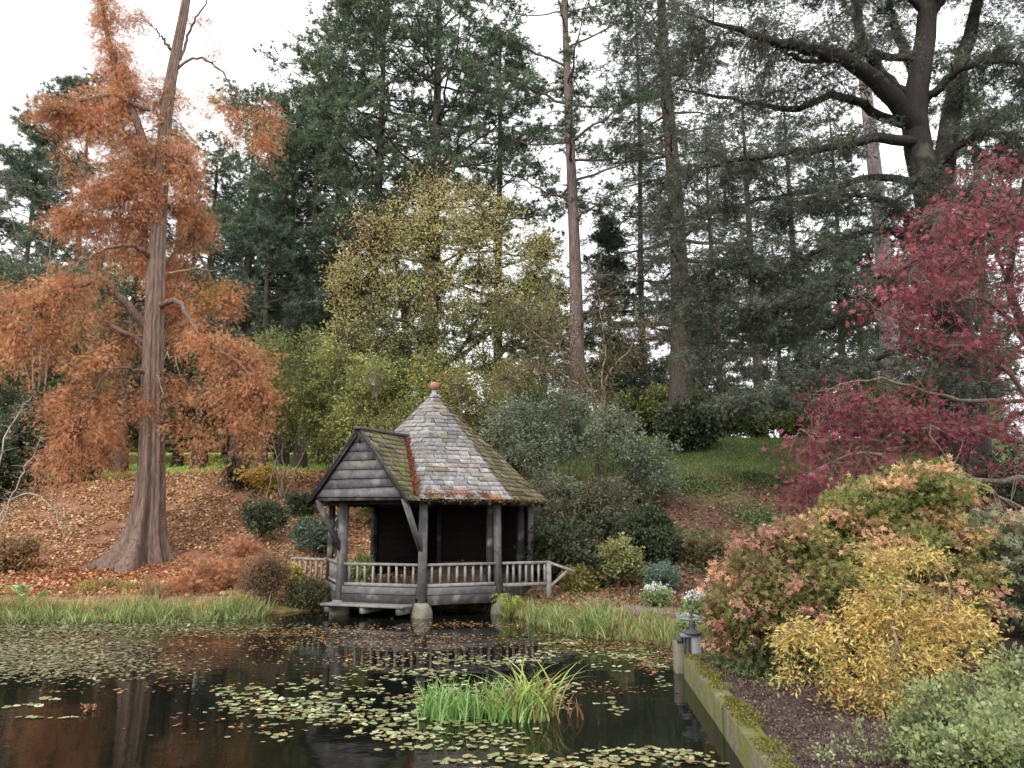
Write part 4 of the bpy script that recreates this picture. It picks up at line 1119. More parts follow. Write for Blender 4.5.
def small_tree(name, label, u, Y, ztop, spread, cols, nst, ls=.09, n1=40, k2=5, m=5, l2=.4, group=None, barkcol=(150, 138, 120), stem_r=.04, low=.35, kind='leaf', fan=.35, mat=None, clumps=9, r1=.012, flat=.8):
    base = base_at(u, Y); T = Tree(name, label, 'tree', base, group, barkcol=barkcol, leafmat=mat); r = T.r; h = ztop - base[2]
    for k in range(nst):
        a = 2 * math.pi * k / nst + r.normal() * .3; f = fan * h * r.uniform(.6, 1.2)
        T.limb([(r.normal() * .06, r.normal() * .06, -.1), (math.cos(a) * f * .35, math.sin(a) * f * .35, h * .35), (math.cos(a) * f, math.sin(a) * f, h * r.uniform(.7, .9))], stem_r, stem_r * .2, 12, 6, wob=.03)
    cl = []
    for k in range(clumps):
        a = k * 2.4; q = spread * r.uniform(.25, .75); z = h * (low + (1 - low) * ((k + .5) / clumps) * .9)
        cl.append((math.cos(a) * q, math.sin(a) * q, z, spread * .45, spread * .45, h * .14))
    T.fill(cl, n1, k2, l2, m, kind, ls, cols, r1=r1, jit=.25, wood=barkcol, flat=flat)
    T.build(); return T
LG = [(150, 162, 84), (134, 148, 74), (166, 168, 92), (120, 134, 70)]
UG = 'light green understorey trees'
small_tree('understorey_tree', 'light green small tree with pale forked stems left of the gable', 287, 30, 9.4, 2.0, LG, 4, n1=70, group=UG, low=.45)
small_tree('understorey_tree', 'light green leafy small tree directly behind the gable point', 345, 29, 8.9, 2.1, LG, 4, n1=90, group=UG, low=.3)
small_tree('understorey_tree', 'light green small tree touching the left slope of the slate roof', 392, 28, 8.2, 2.0, LG + [(170, 160, 84)], 4, n1=90, group=UG, low=.25)
small_tree('understorey_tree', 'yellow-green small tree over the right slope of the slate roof', 470, 27.5, 7.6, 2.0, [(140, 140, 72), (124, 130, 66), (158, 140, 76)], 4, n1=90, group=UG, low=.25)
small_tree('understorey_tree', 'pale single-stemmed young tree under the rust-orange right boughs', 266, 29.5, 7.0, 1.0, LG, 1, n1=10, group=UG, low=.6)
# bare and twiggy ones
def bare_tree(name, label, base, limbs_, ntw, cols=(138, 126, 104), r0=.05, spread=1.2, leaf=None):
    T = Tree(name, label, 'tree', base, None, barkcol=cols, leafmat=M_LEAF); r = T.r; cl = []
    for p_ in limbs_:
        c_ = T.limb([q - base if i or True else q for i, q in enumerate(p_)], r0, .012, 16, 6, wob=.04)
        for k in range(5, 16, 2): cl.append((*c_[k], spread, spread, spread * .8, 1))
    T.fill(cl, ntw, 0, 0, 0, 'leaf', .05, LG, r1=.016, wood=cols)
    T.fill(cl, ntw * .6, 4, .5, 1, 'leaf', .07, leaf or [(150, 140, 80), (128, 124, 74)], r1=.007, wood=cols, jit=.2)
    T.build()
b0 = base_at(598, 27); b0 = np.array(b0)
bare_tree('bare_tree', 'pale arching twiggy tree almost without leaves behind the grey-green bushes', b0,
          [[b0, P(592, 400, 27), P(560, 350, 26.5), P(545, 300, 26.2)], [b0, P(600, 400, 27), P(606, 350, 27.2), P(600, 310, 27.2), P(595, 280, 27)], [b0, P(585, 395, 26.6), P(545, 370, 26), P(505, 380, 25.6)], [b0, P(604, 385, 27), P(630, 350, 27), P(650, 330, 27)], [b0, P(590, 380, 27.5), P(530, 330, 27.8), P(500, 300, 28)]], 34)
b0 = base_at(40, 36)
bare_tree('bare_tree', 'grey leafless tree with fine twigs behind the left rust-orange boughs', b0,
          [[b0, P(45, 300, 36), P(55, 220, 36), P(60, 150, 36)], [b0, P(30, 300, 36), P(15, 230, 35.5), P(5, 180, 35)], [b0, P(55, 300, 36), P(85, 250, 36), P(100, 180, 36)], [b0, P(20, 330, 35), P(-20, 260, 35)]], 22, cols=(136, 128, 122), spread=1.6)
b0 = base_at(-4, 21.5)
bare_tree('bare_tree', 'whitish bare twiggy sapling at the left edge under the orange boughs', b0,
          [[b0, P(2, 520, 21.5), P(20, 480, 21.4), P(40, 440, 21.3)], [b0, P(10, 500, 21.5), P(45, 500, 21.3), P(60, 525, 21.2)], [b0, P(-5, 480, 21.6), P(15, 420, 21.6), P(30, 400, 21.6)]], 4, cols=(176, 168, 156), r0=.025, spread=.5)

# --- red maple on the right
def red_maple():
    base = np.array([9.6, 15.5, H1(9.6, 15.5) - .1])
    T = Tree('red_maple', 'crimson-leaved maple spreading in from the right edge', 'tree', base, barkcol=(122, 112, 98), leafmat=M_LEAF)
    r = T.r
    def W(u, v, Y=15.0): return P(u, v, Y) - base
    def Cc(u, v, Y, ru, rv, rd=.9, w=1.0):
        c_ = W(u, v, Y); k = Y / FPX
        return (*c_, ru * k, rd, rv * k, w)
    T.limb([(0, 0, -.2), W(1045, 440, 15.2), W(1035, 360, 15), W(1010, 290, 14.8), W(1015, 240, 14.6), W(1024, 180, 14.4)], .15, .03, 22, 8, col=(60, 52, 46))
    for p_, w_ in (([W(1040, 410), W(985, 350, 14.4), W(935, 345, 14), W(895, 320, 13.8), W(855, 295, 13.6)], .06), ([W(1036, 360), W(990, 300, 14), W(950, 300, 13.8), W(900, 270, 13.6)], .05),
                   ([W(1045, 450), W(985, 430, 14), W(920, 430, 13.6), W(860, 440, 13.4), W(800, 430, 13.2)], .06), ([W(1050, 480), W(990, 480, 13.6), W(930, 470, 13.2), W(860, 455, 13), W(800, 480, 13)], .06),
                   ([W(1010, 290), W(990, 240, 14.2), W(960, 215, 14), W(930, 210, 13.8)], .04), ([W(1015, 240), W(1000, 200, 14.6), W(985, 165, 14.6)], .04), ([W(1050, 520), W(1010, 500, 12.8), W(960, 470, 12.4), W(930, 440, 12.2)], .035),
                   ([W(1050, 540), W(1015, 560, 12.6), W(985, 600, 12.4)], .03), ([W(1036, 400), W(960, 400, 15.6), W(880, 380, 15.6), W(820, 390, 15.6)], .05)):
        T.limb(p_, w_, .01, 16, 6, wob=.03)
    red = [(152, 66, 88), (140, 54, 74), (178, 86, 100), (122, 50, 72), (166, 72, 90)]
    pnk = [(184, 96, 108), (160, 78, 96), (146, 66, 88), (176, 70, 82)]
    T.fill([Cc(1000, 165, 14.5, 34, 20, .8, .8), Cc(1020, 210, 14.2, 34, 28, .9, 1.2), Cc(970, 205, 14, 34, 24, .9, 1.1), Cc(935, 225, 13.8, 30, 22, .9, 1), Cc(990, 245, 13.8, 36, 24, .9, 1.2), Cc(945, 260, 13.8, 34, 20, .9, 1), Cc(905, 260, 13.6, 24, 16, .7, .6), Cc(875, 298, 13.6, 24, 13, .6, .5), Cc(925, 295, 13.6, 30, 16, .8, .9), Cc(1010, 290, 13.8, 30, 22, .9, .9)],
           22, 4, .5, 4, 'star', .075, pnk, gain=.8, desat=.18, r1=.009, flat=.5, droop=.15, jit=.3, wood=(150, 136, 120))
    T.fill([Cc(940, 330, 13.8, 40, 18, .9, 1), Cc(895, 325, 13.8, 24, 16, .7, .5), Cc(985, 330, 14, 34, 22, .9, .8), Cc(1015, 365, 14, 24, 26, .8, .7), Cc(835, 378, 13.5, 20, 14, .7, .5), Cc(840, 410, 13.3, 30, 20, .8, .9), Cc(880, 400, 13.4, 26, 22, .8, .9), Cc(815, 440, 13.2, 26, 24, .8, 1), Cc(860, 440, 13.2, 32, 22, .8, 1.1), Cc(905, 425, 13.3, 28, 20, .8, .9), Cc(950, 425, 13.3, 32, 18, .8, 1), Cc(1000, 430, 13.4, 34, 20, .8, 1), Cc(830, 480, 13, 30, 24, .8, 1.2), Cc(808, 500, 13, 18, 20, .6, .7), Cc(870, 475, 13, 24, 16, .7, .7),
            Cc(975, 525, 12.6, 26, 9, .5, .4), Cc(1010, 515, 12.4, 20, 9, .5, .4), Cc(985, 612, 12.3, 18, 7, .4, .3), Cc(1015, 400, 13.6, 20, 16, .8, .5), Cc(930, 385, 13.6, 22, 12, .7, .25), Cc(1010, 460, 13.2, 24, 12, .6, .4)],
           22, 4, .5, 4, 'star', .075, red, gain=.8, desat=.18, r1=.009, flat=.5, droop=.2, jit=.3, wood=(150, 136, 120))
    T.build()
red_maple()

# --- the mixed green, pink and orange maple bush by the wall
def maple_bush():
    base = np.array([4.6, 11.2, H1(4.6, 11.2) - .05])
    T = Tree('lace_maple', 'dome-shaped maple bush turning from green to pink and orange beside the wall', 'shrub', base, barkcol=(72, 56, 50), leafmat=M_LEAF)
    r = T.r
    def W(u, v, Y=11.0): return P(u, v, Y) - base
    def Cc(u, v, Y, ru, rv, rd=.5, w=1.0):
        c_ = W(u, v, Y); k = Y / FPX
        return (*c_, ru * k, rd, rv * k, w)
    for u, v, Y in ((905, 500, 11), (860, 520, 10.6), (800, 540, 10.4), (760, 590, 10.4), (930, 500, 11.6), (880, 480, 12), (960, 560, 10.8), (820, 600, 9.9), (900, 570, 10), (740, 560, 11), (850, 480, 11.6)):
        e = W(u, v, Y); T.limb([(r.normal() * .08, r.normal() * .08, 0), e * np.array([.35, .35, .45]) + r.normal(size=3) * .08, e], .035, .008, 12, 6, wob=.02)
    tipc = [(206, 150, 132), (196, 132, 116), (214, 166, 120), (190, 140, 128)]
    grn = [(128, 136, 62), (104, 118, 54), (142, 142, 70), (88, 104, 52)]
    tipo = [(208, 168, 120), (216, 180, 110), (196, 150, 112)]
    T.fill([Cc(905, 490, 11, 40, 22, .6, 1), Cc(865, 500, 10.8, 34, 20, .6, .9), Cc(830, 530, 10.7, 36, 22, .6, 1), Cc(935, 485, 11.3, 36, 20, .6, .9), Cc(950, 530, 10.8, 34, 22, .6, .9), Cc(905, 540, 10.4, 40, 24, .6, 1.1), Cc(860, 565, 10.2, 36, 22, .6, 1), Cc(950, 575, 10.4, 34, 20, .6, .8), Cc(925, 465, 11.5, 22, 10, .4, .4), Cc(880, 605, 10, 40, 24, .6, 1.1), Cc(940, 620, 10.2, 36, 20, .6, .8)],
           80, 6, .26, 6, 'star', .06, grn, r1=.007, flat=.5, droop=.15, jit=.3, tipcol=tipo)
    T.fill([Cc(790, 545, 10.6, 34, 20, .6, 1), Cc(760, 570, 10.5, 34, 22, .6, 1), Cc(740, 600, 10.4, 26, 24, .5, 1), Cc(748, 632, 10.4, 20, 18, .5, .7), Cc(790, 595, 10.2, 36, 26, .6, 1.1), Cc(825, 580, 10, 34, 26, .6, 1.1), Cc(770, 535, 10.8, 24, 10, .4, .4), Cc(720, 615, 10.6, 16, 20, .4, .5)],
           80, 6, .26, 6, 'star', .06, [(118, 122, 60), (96, 108, 52), (130, 112, 66)], r1=.007, flat=.5, droop=.15, jit=.3, tipcol=tipc)
    T.fill([Cc(770, 655, 10.2, 36, 22, .5, 1), Cc(820, 650, 9.9, 36, 26, .5, 1), Cc(800, 620, 10.4, 40, 26, .5, 1), Cc(860, 640, 10.2, 36, 30, .6, .8), Cc(760, 625, 10.6, 26, 20, .5, .8), Cc(830, 690, 9.8, 30, 14, .4, .5)],
           80, 6, .26, 6, 'star', .06, [(84, 98, 62), (68, 84, 54), (98, 108, 72)], r1=.007, flat=.5, droop=.15, jit=.3, tipcol=[(112, 116, 78), (150, 110, 96)])
    T.fill([Cc(724, 588, 10.5, 16, 10, .3, .5), Cc(728, 612, 10.4, 16, 9, .4, .6), Cc(722, 634, 10.5, 14, 8, .3, .4), Cc(730, 565, 10.5, 20, 10, .4, .6), Cc(760, 530, 10.5, 24, 8, .4, .5), Cc(800, 575, 9.9, 24, 8, .35, .4), Cc(755, 600, 10, 26, 9, .4, .5), Cc(820, 610, 9.7, 18, 7, .3, .3), Cc(715, 570, 10.6, 10, 8, .3, .2)],
           30, 6, .2, 5, 'star', .056, tipc, r1=.006, flat=.4, droop=.2, jit=.3, gain=1.05)
    T.fill([Cc(840, 508, 10.6, 30, 9, .4, .6), Cc(880, 478, 10.8, 28, 9, .4, .6), Cc(925, 462, 11, 26, 8, .4, .5), Cc(960, 485, 11, 22, 10, .4, .4), Cc(965, 520, 10.5, 22, 9, .4, .4), Cc(800, 530, 10.5, 26, 8, .4, .5), Cc(890, 530, 10, 26, 8, .35, .4), Cc(860, 545, 9.9, 22, 8, .3, .35), Cc(990, 590, 10, 16, 10, .3, .3)],
           34, 6, .2, 5, 'star', .056, tipo + tipo + tipc, r1=.006, flat=.4, droop=.2, jit=.3, gain=1.05)
    T.build('foliage', 'stems')
maple_bush()

def yellow_bush():
    base = np.array([4.0, 8.6, H1(4.0, 8.6) - .05])
    T = Tree('yellow_bush', 'loose bush of narrow yellow leaves on pale arching stems in front of the maple bush', 'shrub', base, barkcol=(150, 130, 108), leafmat=M_LEAF)
    r = T.r
    def W(u, v, Y=8.6): return P(u, v, Y) - base
    def Cc(u, v, Y, ru, rv, rd=.3, w=1.0):
        c_ = W(u, v, Y); k = Y / FPX
        return (*c_, ru * k, rd, rv * k, w)
    for pts_ in ([(900, 650), (880, 600), (880, 550)], [(880, 680), (830, 650), (790, 625)], [(870, 700), (835, 690), (805, 690)], [(920, 660), (935, 600), (925, 560)], [(930, 680), (960, 640), (980, 620)], [(915, 690), (900, 620), (905, 560)], [(905, 700), (860, 640), (845, 615)], [(920, 700), (900, 720), (880, 725)], [(930, 650), (950, 590), (925, 545)]):
        T.limb([(r.normal() * .06, r.normal() * .06, 0)] + [W(u, v, 8.6 + r.normal() * .25) for u, v in pts_], .016, .004, 14, 5, wob=.01)
    yel = [(224, 192, 98), (214, 184, 86), (228, 188, 100), (204, 184, 88), (224, 170, 98), (176, 172, 84), (160, 160, 80)]
    T.fill([Cc(800, 632, 8.6, 26, 12, .3, .8), Cc(840, 620, 8.5, 28, 12, .3, .8), Cc(870, 600, 8.4, 26, 16, .3, .8), Cc(880, 560, 8.5, 18, 14, .25, .5), Cc(922, 555, 8.7, 18, 10, .25, .5), Cc(905, 620, 8.4, 34, 16, .3, 1.1), Cc(950, 620, 8.5, 30, 16, .3, 1), Cc(975, 625, 8.7, 14, 14, .25, .4), Cc(860, 650, 8.3, 38, 14, .3, 1), Cc(915, 655, 8.2, 36, 16, .3, 1), Cc(875, 685, 8.1, 34, 14, .3, .9), Cc(830, 665, 8.4, 20, 16, .25, .5), Cc(905, 705, 8, 34, 14, .3, .8), Cc(865, 710, 8, 20, 9, .2, .35), Cc(795, 665, 8.6, 12, 12, .2, .2), Cc(960, 660, 8.3, 24, 12, .3, .5), Cc(885, 580, 8.4, 14, 16, .2, .4)],
           27, 5, .17, 7, 'long', .06, yel + [(140, 148, 74), (226, 170, 76)], r1=.006, flat=.7, droop=.2, jit=.5, desat=.16, gain=1.1)
    T.build('foliage', 'stems')
yellow_bush()
# ---------------------------------------------------------------- shrubs and ground plants
def onground(u, v, y0=6.0, y1=90.0):
    x = (u - 512) / FPX; y = (384 - v) / FPX
    f = CP - y * SP; zz = SP + y * CP
    Y = np.arange(y0, y1, .05)
    ray = EYE + zz / f * Y; X_ = x / f * Y
    h = H(X_, Y)
    k = np.argmax(ray <= h)
    return np.array([X_[k], Y[k], h[k]])
GG = [(124, 138, 114), (106, 122, 96), (144, 154, 134), (92, 106, 80)]
DG = [(74, 86, 60), (90, 102, 72), (60, 70, 50)]
GS = 'grey-green bushes beside the summerhouse'
for u, Y, zt, sp, cols, lab, lw in ((515, 24.4, 5.9, 1.35, GG, 'feathery grey-green bush directly right of the roof slope', .45), (560, 25.2, 6.3, 1.35, GG, 'tallest grey-green bush, midway between the roof and the grass', .5),
                            (610, 25.2, 5.7, 1.3, GG + [(140, 146, 106)], 'grey-green bush on thin bare stems below the bare arching tree', .5), (645, 25.6, 4.7, 1.1, GG, 'low grey-green bush nearest to the grass bank', .3),
                            (545, 23.0, 3.5, 1.1, [(110, 118, 92), (92, 100, 76), (126, 132, 106)], 'darker grey-green bush at the right-hand eaves corner', .2), (600, 23.6, 3.4, 1.2, [(106, 104, 82), (92, 96, 72), (120, 120, 96)], 'brownish twiggy bush below the bare-stemmed grey-green one', .2)):
    T_ = small_tree('grey_bush', lab, u, Y, zt, sp, cols, 7, ls=.10, n1=16, k2=6, m=5, l2=.34, group=GS, barkcol=(92, 82, 68), stem_r=.03, low=lw, kind='long', fan=.3, clumps=12, flat=.6)
    T_.root['category'] = 'bush'
for u, v, sz, cols, lab, kd, ls in ((570, 585, (1.1, .9, 1.5), DG, 'dark green bush behind the sloping side handrail', 'leaf', .10), (640, 560, (.9, .8, 1.3), DG, 'dark green bush above the round variegated one', 'leaf', .10),
                            (617, 588, (.6, .5, 1.05), [(140, 144, 84), (112, 126, 70), (164, 160, 104)], 'round pale yellow-green variegated bush beside the path', 'leaf', .07),
                            (661, 591, (.36, .34, .55), [(112, 138, 118), (90, 116, 98)], 'small round bluish-green bush beside the path', 'leaf', .05), (664, 564, (.5, .45, .7), DG, 'low dark bush just above the small bluish-green one', 'leaf', .07),
                            (590, 530, (.9, .8, 1.2), DG, 'dark evergreen bush in the hollow below the grey-green bushes', 'leaf', .11), (540, 578, (.7, .6, 1.0), [(84, 98, 66), (104, 116, 78)], 'bush filling the corner behind the side steps', 'leaf', .08),
                            (578, 592, (.35, .3, .45), [(170, 156, 76), (128, 124, 64), (104, 96, 60)], 'small yellowing plant behind the sloping handrail', 'leaf', .08),
                            (710, 570, (.6, .5, .7), [(96, 104, 66), (120, 96, 70)], 'low mixed bush on the brown bank beside the maple bush', 'leaf', .07)):
    shrub('bush', lab, onground(u, v), sz, cols, kd, ls, n1=60, k2=5, l2=.2, m=5, stems=6, group='small bushes right of the summerhouse', open_=.5)
shrub('rhododendron', 'rounded dark glossy evergreen standing alone at the top of the grass', onground(688, 452, 30), (1.55, 1.3, 2.2), DG, 'leaf', .15, n1=80, k2=5, l2=.35, m=6, stems=7, mat=M_GLOSSY, group=None, open_=.5)
hl = ['behind the pale bare tree', 'left of the dark evergreen on the grass', 'just behind the dark evergreen', 'right of the dark evergreen, at the grass edge', 'under the hanging cedar bough', 'at the right end below the cedar bough',
      'behind the left part of the red maple', 'beyond the red maple at the far right', 'at the left end, above the grey-green bushes', 'against the sky gap left of the broad grey trunk', 'deep behind the red maple middle']
for k, (u, Y, w_, h_) in enumerate(((560, 33, 1.6, 2.6), (640, 37, 1.8, 2.4), (690, 39, 1.8, 2.6), (735, 38.5, 1.8, 1.8), (780, 39, 2.0, 1.9), (825, 38, 1.9, 2.2), (875, 37, 2.2, 2.6), (945, 34, 2.4, 3.2), (520, 34, 1.7, 3.0), (655, 43, 2.0, 3.0), (910, 33, 2.2, 3))):
    shrub('hedge_bush', 'light green bush ' + hl[k], base_at(u, Y), (w_, w_ * .8, h_), [(120, 134, 74), (146, 154, 86), (98, 116, 66), (160, 160, 90)] if k % 3 else [(96, 112, 66), (120, 130, 76)], 'leaf', .13, n1=60, k2=5, l2=.4, m=5, stems=6, group='light green bushes along the top of the slope', open_=.5)
# behind the summerhouse and on the left
for u, Y, sz, cols, lab in ((432, 26.5, (2.0, 1.4, 2.6), [(96, 104, 62), (120, 124, 72)], 'olive thicket right behind the summerhouse roof point'), (500, 27, (1.9, 1.3, 3.4), [(104, 106, 66), (126, 120, 76), (90, 92, 60)], 'olive brown thicket behind the right roof slope'), (380, 27, (1.6, 1.3, 2.6), LG, 'bright green bush behind the porch roof ridge'),
                            (8, 33, (2.2, 1.6, 3.4), DG, 'dark thicket at the left edge of the bank crest'), (60, 35, (2.4, 1.6, 4.2), DG, 'dark evergreen thicket behind the lowest rust-orange boughs'), (-30, 30, (2.4, 1.6, 3.0), DG, 'dark thicket cut by the left edge of the picture'),
                            (120, 46, (3.0, 2, 6.2), DG, 'tall dark thicket behind the orange conifer trunk'), (330, 38, (2.0, 1.5, 4.2), [(92, 108, 66), (112, 126, 76)], 'green thicket seen between the porch and the pale stems')):
    shrub('thicket', lab, base_at(u, Y), sz, cols, 'leaf', .13, n1=80, k2=5, l2=.4, m=6, stems=8, group='thickets behind the bank', open_=.5)
for u, v, sz, cols, lab, ls in ((262, 545, (.75, .6, 1.45), DG + [(98, 112, 84)], 'open rhododendron growing from the fallen leaves left of the porch', .14), (316, 556, (.75, .6, 1.15), [(84, 104, 84), (100, 122, 100), (70, 88, 70)], 'spreading rhododendron seen just left of the porch posts', .14),
                            (300, 516, (.5, .4, .6), DG, 'small rhododendron above the one by the porch posts', .12), (238, 490, (.8, .7, 1.4), DG, 'dark sloping evergreen at the foot of a pine on the crest', .10)):
    shrub('rhododendron', lab, onground(u, v), sz, cols, 'long', ls, n1=26, k2=4, l2=.25, m=7, stems=6, mat=M_GLOSSY, group='rhododendrons on the leafy bank', open_=.6)
shrub('bush', 'small bright yellow bush on the crest left of the pale stems', onground(258, 492), (.8, .6, .9), [(208, 178, 84), (190, 166, 76)], 'leaf', .10, n1=36, k2=4, l2=.22, m=5, stems=5)
shrub('bush', 'pale yellow-green bush between the porch posts', onground(356, 590), (.6, .4, .8), [(176, 178, 110), (140, 152, 84)], 'leaf', .08, n1=36, k2=4, l2=.2, m=5, stems=5)
shrub('bush', 'golden bush behind the left railing', onground(284, 590), (.4, .35, .55), [(196, 184, 84), (176, 160, 80)], 'leaf', .07, n1=40, k2=4, l2=.2, m=5, stems=5)
shrub('bush', 'brown seedy bush at the water edge left of the left railing', onground(266, 606), (.55, .4, 1.15), [(150, 116, 88), (128, 100, 76), (164, 132, 100)], 'leaf', .035, n1=60, k2=5, l2=.3, m=5, stems=12, up=.3)
shrub('bush', 'dark bush hiding the foot of the left railing', onground(308, 610), (.62, .35, .52), [(86, 92, 60), (104, 100, 68)], 'leaf', .06, n1=60, k2=5, l2=.2, m=5, stems=6)
shrub('bush', 'brownish low bush at the left edge above the reeds', onground(12, 572), (1.0, .7, .9), [(150, 118, 80), (118, 104, 66), (168, 130, 90)], 'leaf', .08, n1=50, k2=4, l2=.25, m=4, stems=7)
# second lace maple, grey-green, at the right edge
T_ = shrub('lace_maple', 'grey-green layered maple bush at the right edge behind the yellow bush', np.array([7.6, 11.4, H1(7.6, 11.4)]), (1.7, 1.2, 1.75), [(150, 158, 126), (168, 170, 144), (124, 136, 100)], 'star', .075, n1=190, k2=6, l2=.26, m=5, stems=7, flat=.5, droop=.1, tip=[(176, 164, 134), (196, 150, 110)], open_=.5)
shrub('bush', 'dark evergreen bush filling the gap under the red maple boughs', np.array([13.2, 21.5, H1(13.2, 21.5)]), (2.2, 1.6, 3.2), [(62, 76, 58), (50, 62, 48)], 'leaf', .13, n1=80, k2=5, l2=.4, m=6, stems=7)
# foreground leafy shrub
FS = [(130, 146, 96), (152, 162, 116), (104, 122, 72), (140, 144, 86)]
shrub('leafy_shrub', 'soft grey-green leafy shrub filling the bottom right corner', np.array([3.75, 6.4, H1(3.75, 6.4)]), (.95, .65, .5), FS, 'leaf', .04, n1=75, k2=6, l2=.14, m=6, stems=9, open_=.5, stem_r=.012, up=.2)
shrub('leafy_shrub', 'grey-green leafy shrub behind the corner one, beside the yellow bush', np.array([5.0, 7.6, H1(5.0, 7.6)]), (.85, .65, .6), FS, 'leaf', .043, n1=60, k2=6, l2=.16, m=6, stems=9, open_=.5, stem_r=.012, up=.2)
shrub('leafy_shrub', 'low grey-green leafy growth along the bottom edge, left of the corner shrub', np.array([3.3, 5.75, H1(3.3, 5.75)]), (.75, .45, .42), FS, 'leaf', .042, n1=70, k2=6, l2=.14, m=6, stems=9, open_=.5, stem_r=.01, up=.2)
shrub('leafy_shrub', 'low thin sprigs of grey-green leaves on the dark soil near the wall', np.array([2.85, 6.5, H1(2.85, 6.5)]), (.62, .4, .2), FS, 'leaf', .035, n1=9, k2=3, l2=.12, m=4, stems=9, open_=.8, stem_r=.006, up=.2)

# ferns and tufts
FB = [(204, 142, 96), (184, 124, 84), (214, 160, 112)]
for u, v, l, hh, lab in ((214, 588, .85, .75, 'copper-brown fern, largest of those right of the fluted trunk'), (240, 584, .7, .8, 'copper-brown fern nearest to the left railing'), (196, 592, .6, .45, 'low copper-brown fern closest to the fluted trunk'), (246, 562, .6, .6, 'copper-brown fern highest up the bank')):
    shrub('brown_fern', lab, onground(u, v), (l * .85, l * .7, hh * .9), FB + [(150, 104, 74), (120, 88, 64)], 'frond', .15, n1=12, k2=5, l2=.4, m=5, stems=9, group='brown ferns on the left bank', flat=.35, droop=.15, stem_r=.012, cat='fern', barkcol=(150, 100, 70), open_=.6, up=0)
fern('green_fern', 'bright green fern sprouting at the water edge under the right railing', onground(509, 622) * np.array([1, 1, 1]) + np.array([0, 0, .12]), 9, .42, [(176, 190, 86), (150, 172, 74)], rise=.9)
fern('green_fern', 'green fern on the brown bank above the small bluish bush', onground(700, 548), 8, .7, [(104, 124, 72), (124, 138, 86)])
YT = [(206, 204, 92), (180, 186, 84), (196, 190, 110)]
for k, (u, v, h_, cols, lab) in enumerate(((214, 588, .38, YT, 'bright yellow-green grass tuft below the brown ferns'), (190, 590, .3, [(150, 158, 90), (168, 168, 100)], 'dull green grass tuft right of the fluted trunk'), (162, 591, .3, [(150, 140, 84), (170, 160, 96)], 'straw grass tuft in front of the fluted trunk'),
                                 (128, 590, .34, [(158, 152, 84), (176, 160, 96)], 'straw grass tuft left of the fluted trunk foot'), (86, 592, .38, [(168, 158, 84), (150, 146, 80)], 'grass tuft beside the path at the left'), (108, 586, .3, [(130, 136, 84), (160, 150, 96)], 'smaller grass tuft between two straw ones'), (152, 600, .75, [(176, 150, 112), (156, 132, 98)], 'tall dry brown stems standing before the fluted trunk'))):
    tuft('grass_tuft', lab, onground(u, v), 160, h_, .22, cols, lean=.9, w=.009, group='grass tufts along the far path', cat='grass tuft')
def hosta():
    r = rngof('hosta'); b0 = onground(24, 616); root = thing('broad_leaved_plant', 'plant with big upright pale green leaves among the reeds at far left', 'plant', b0)
    for k in range(9):
        b = Buf(); a = r.uniform(0, 6.28); l = r.uniform(.35, .55); d = np.array([math.cos(a), math.sin(a), 0]); o = d * .1
        st = curve([o, o + d * .08 + np.array([0, 0, l * .7]), o + d * .2 + np.array([0, 0, l])], 6); V, F_ = tubes(st[None], np.full((1, 6), .008), 5); b.add(V, F_, lin(140, 160, 90))
        sd_ = np.array([-d[1], d[0], 0]); K = 7; rows = []
        for t in np.linspace(0, 1, K):
            c_ = st[-1] + d * (t * .26) + np.array([0, 0, .12 * math.sin(t * 2.4)]); w_ = .11 * math.sin(math.pi * min(1, t * .9 + .08)) ** .8
            rows.append([c_ - sd_ * w_ + [0, 0, .02], c_ , c_ + sd_ * w_ + [0, 0, .02]])
        V = np.array(rows); idx = np.arange(K * 3).reshape(K, 3)
        b.add(V.reshape(-1, 3), np.stack([idx[:-1, :-1], idx[:-1, 1:], idx[1:, 1:], idx[1:, :-1]], -1).reshape(-1, 4), pals(r, 1, (150, 176, 110), (170, 190, 130))[0])
        b.obj('leaf', M_LEAF, root)
hosta()

# reed beds at the water edge (nobody could count the blades)
def reedbed(label, edge, n, h, cols, dmin, dmax, w=.010, lean=.5):
    r = rngof(label); pts_ = []
    e = np.array(edge, float); seg = np.linalg.norm(np.diff(e, axis=0), axis=1); cum = np.r_[0, np.cumsum(seg)]
    # clumped along the edge
    nc = int(n / 18); t = r.random(nc) * cum[-1]; i = np.searchsorted(cum, t) - 1; i = i.clip(0, len(seg) - 1)
    c_ = e[i] + (e[i + 1] - e[i]) * ((t - cum[i]) / seg[i])[:, None]
    c_ = c_ + r.uniform(-1, 1, (nc, 2)) * .05; off = r.uniform(dmin, dmax, nc); c_[:, 1] += off
    p_ = np.repeat(c_, 18, 0) + r.normal(size=(nc * 18, 2)) * .07
    hh = np.repeat(r.uniform(.3, 1.15, nc) * (.78 + .3 * np.sin(t * 2.1) * np.sin(t * 5.3 + 1)), 18) * h * r.uniform(.4, 1.15, nc * 18)
    z = np.maximum(H(p_[:, 0], p_[:, 1]), -.05) - .03
    b = Buf(); blades(b, np.column_stack([p_, z]), hh, lean * r.uniform(.1, 1.4, len(p_)), np.full(len(p_), w), pals(r, len(p_), *cols), r)
    o = b.obj('reed_bed', M_BLADE); tag(o, label, 'reeds', kind='stuff')
RG = [(122, 152, 86), (146, 170, 104), (98, 130, 72), (168, 178, 124), (132, 154, 92), (176, 168, 116), (150, 126, 88)]
reedbed('long bed of green reeds along the left far shore', [(-13.5, 17.55), (-10.5, 17.6), (-7.0, 17.7), (-5.6, 18.3)], 6500, .60, RG, -.5, .35, lean=.8)
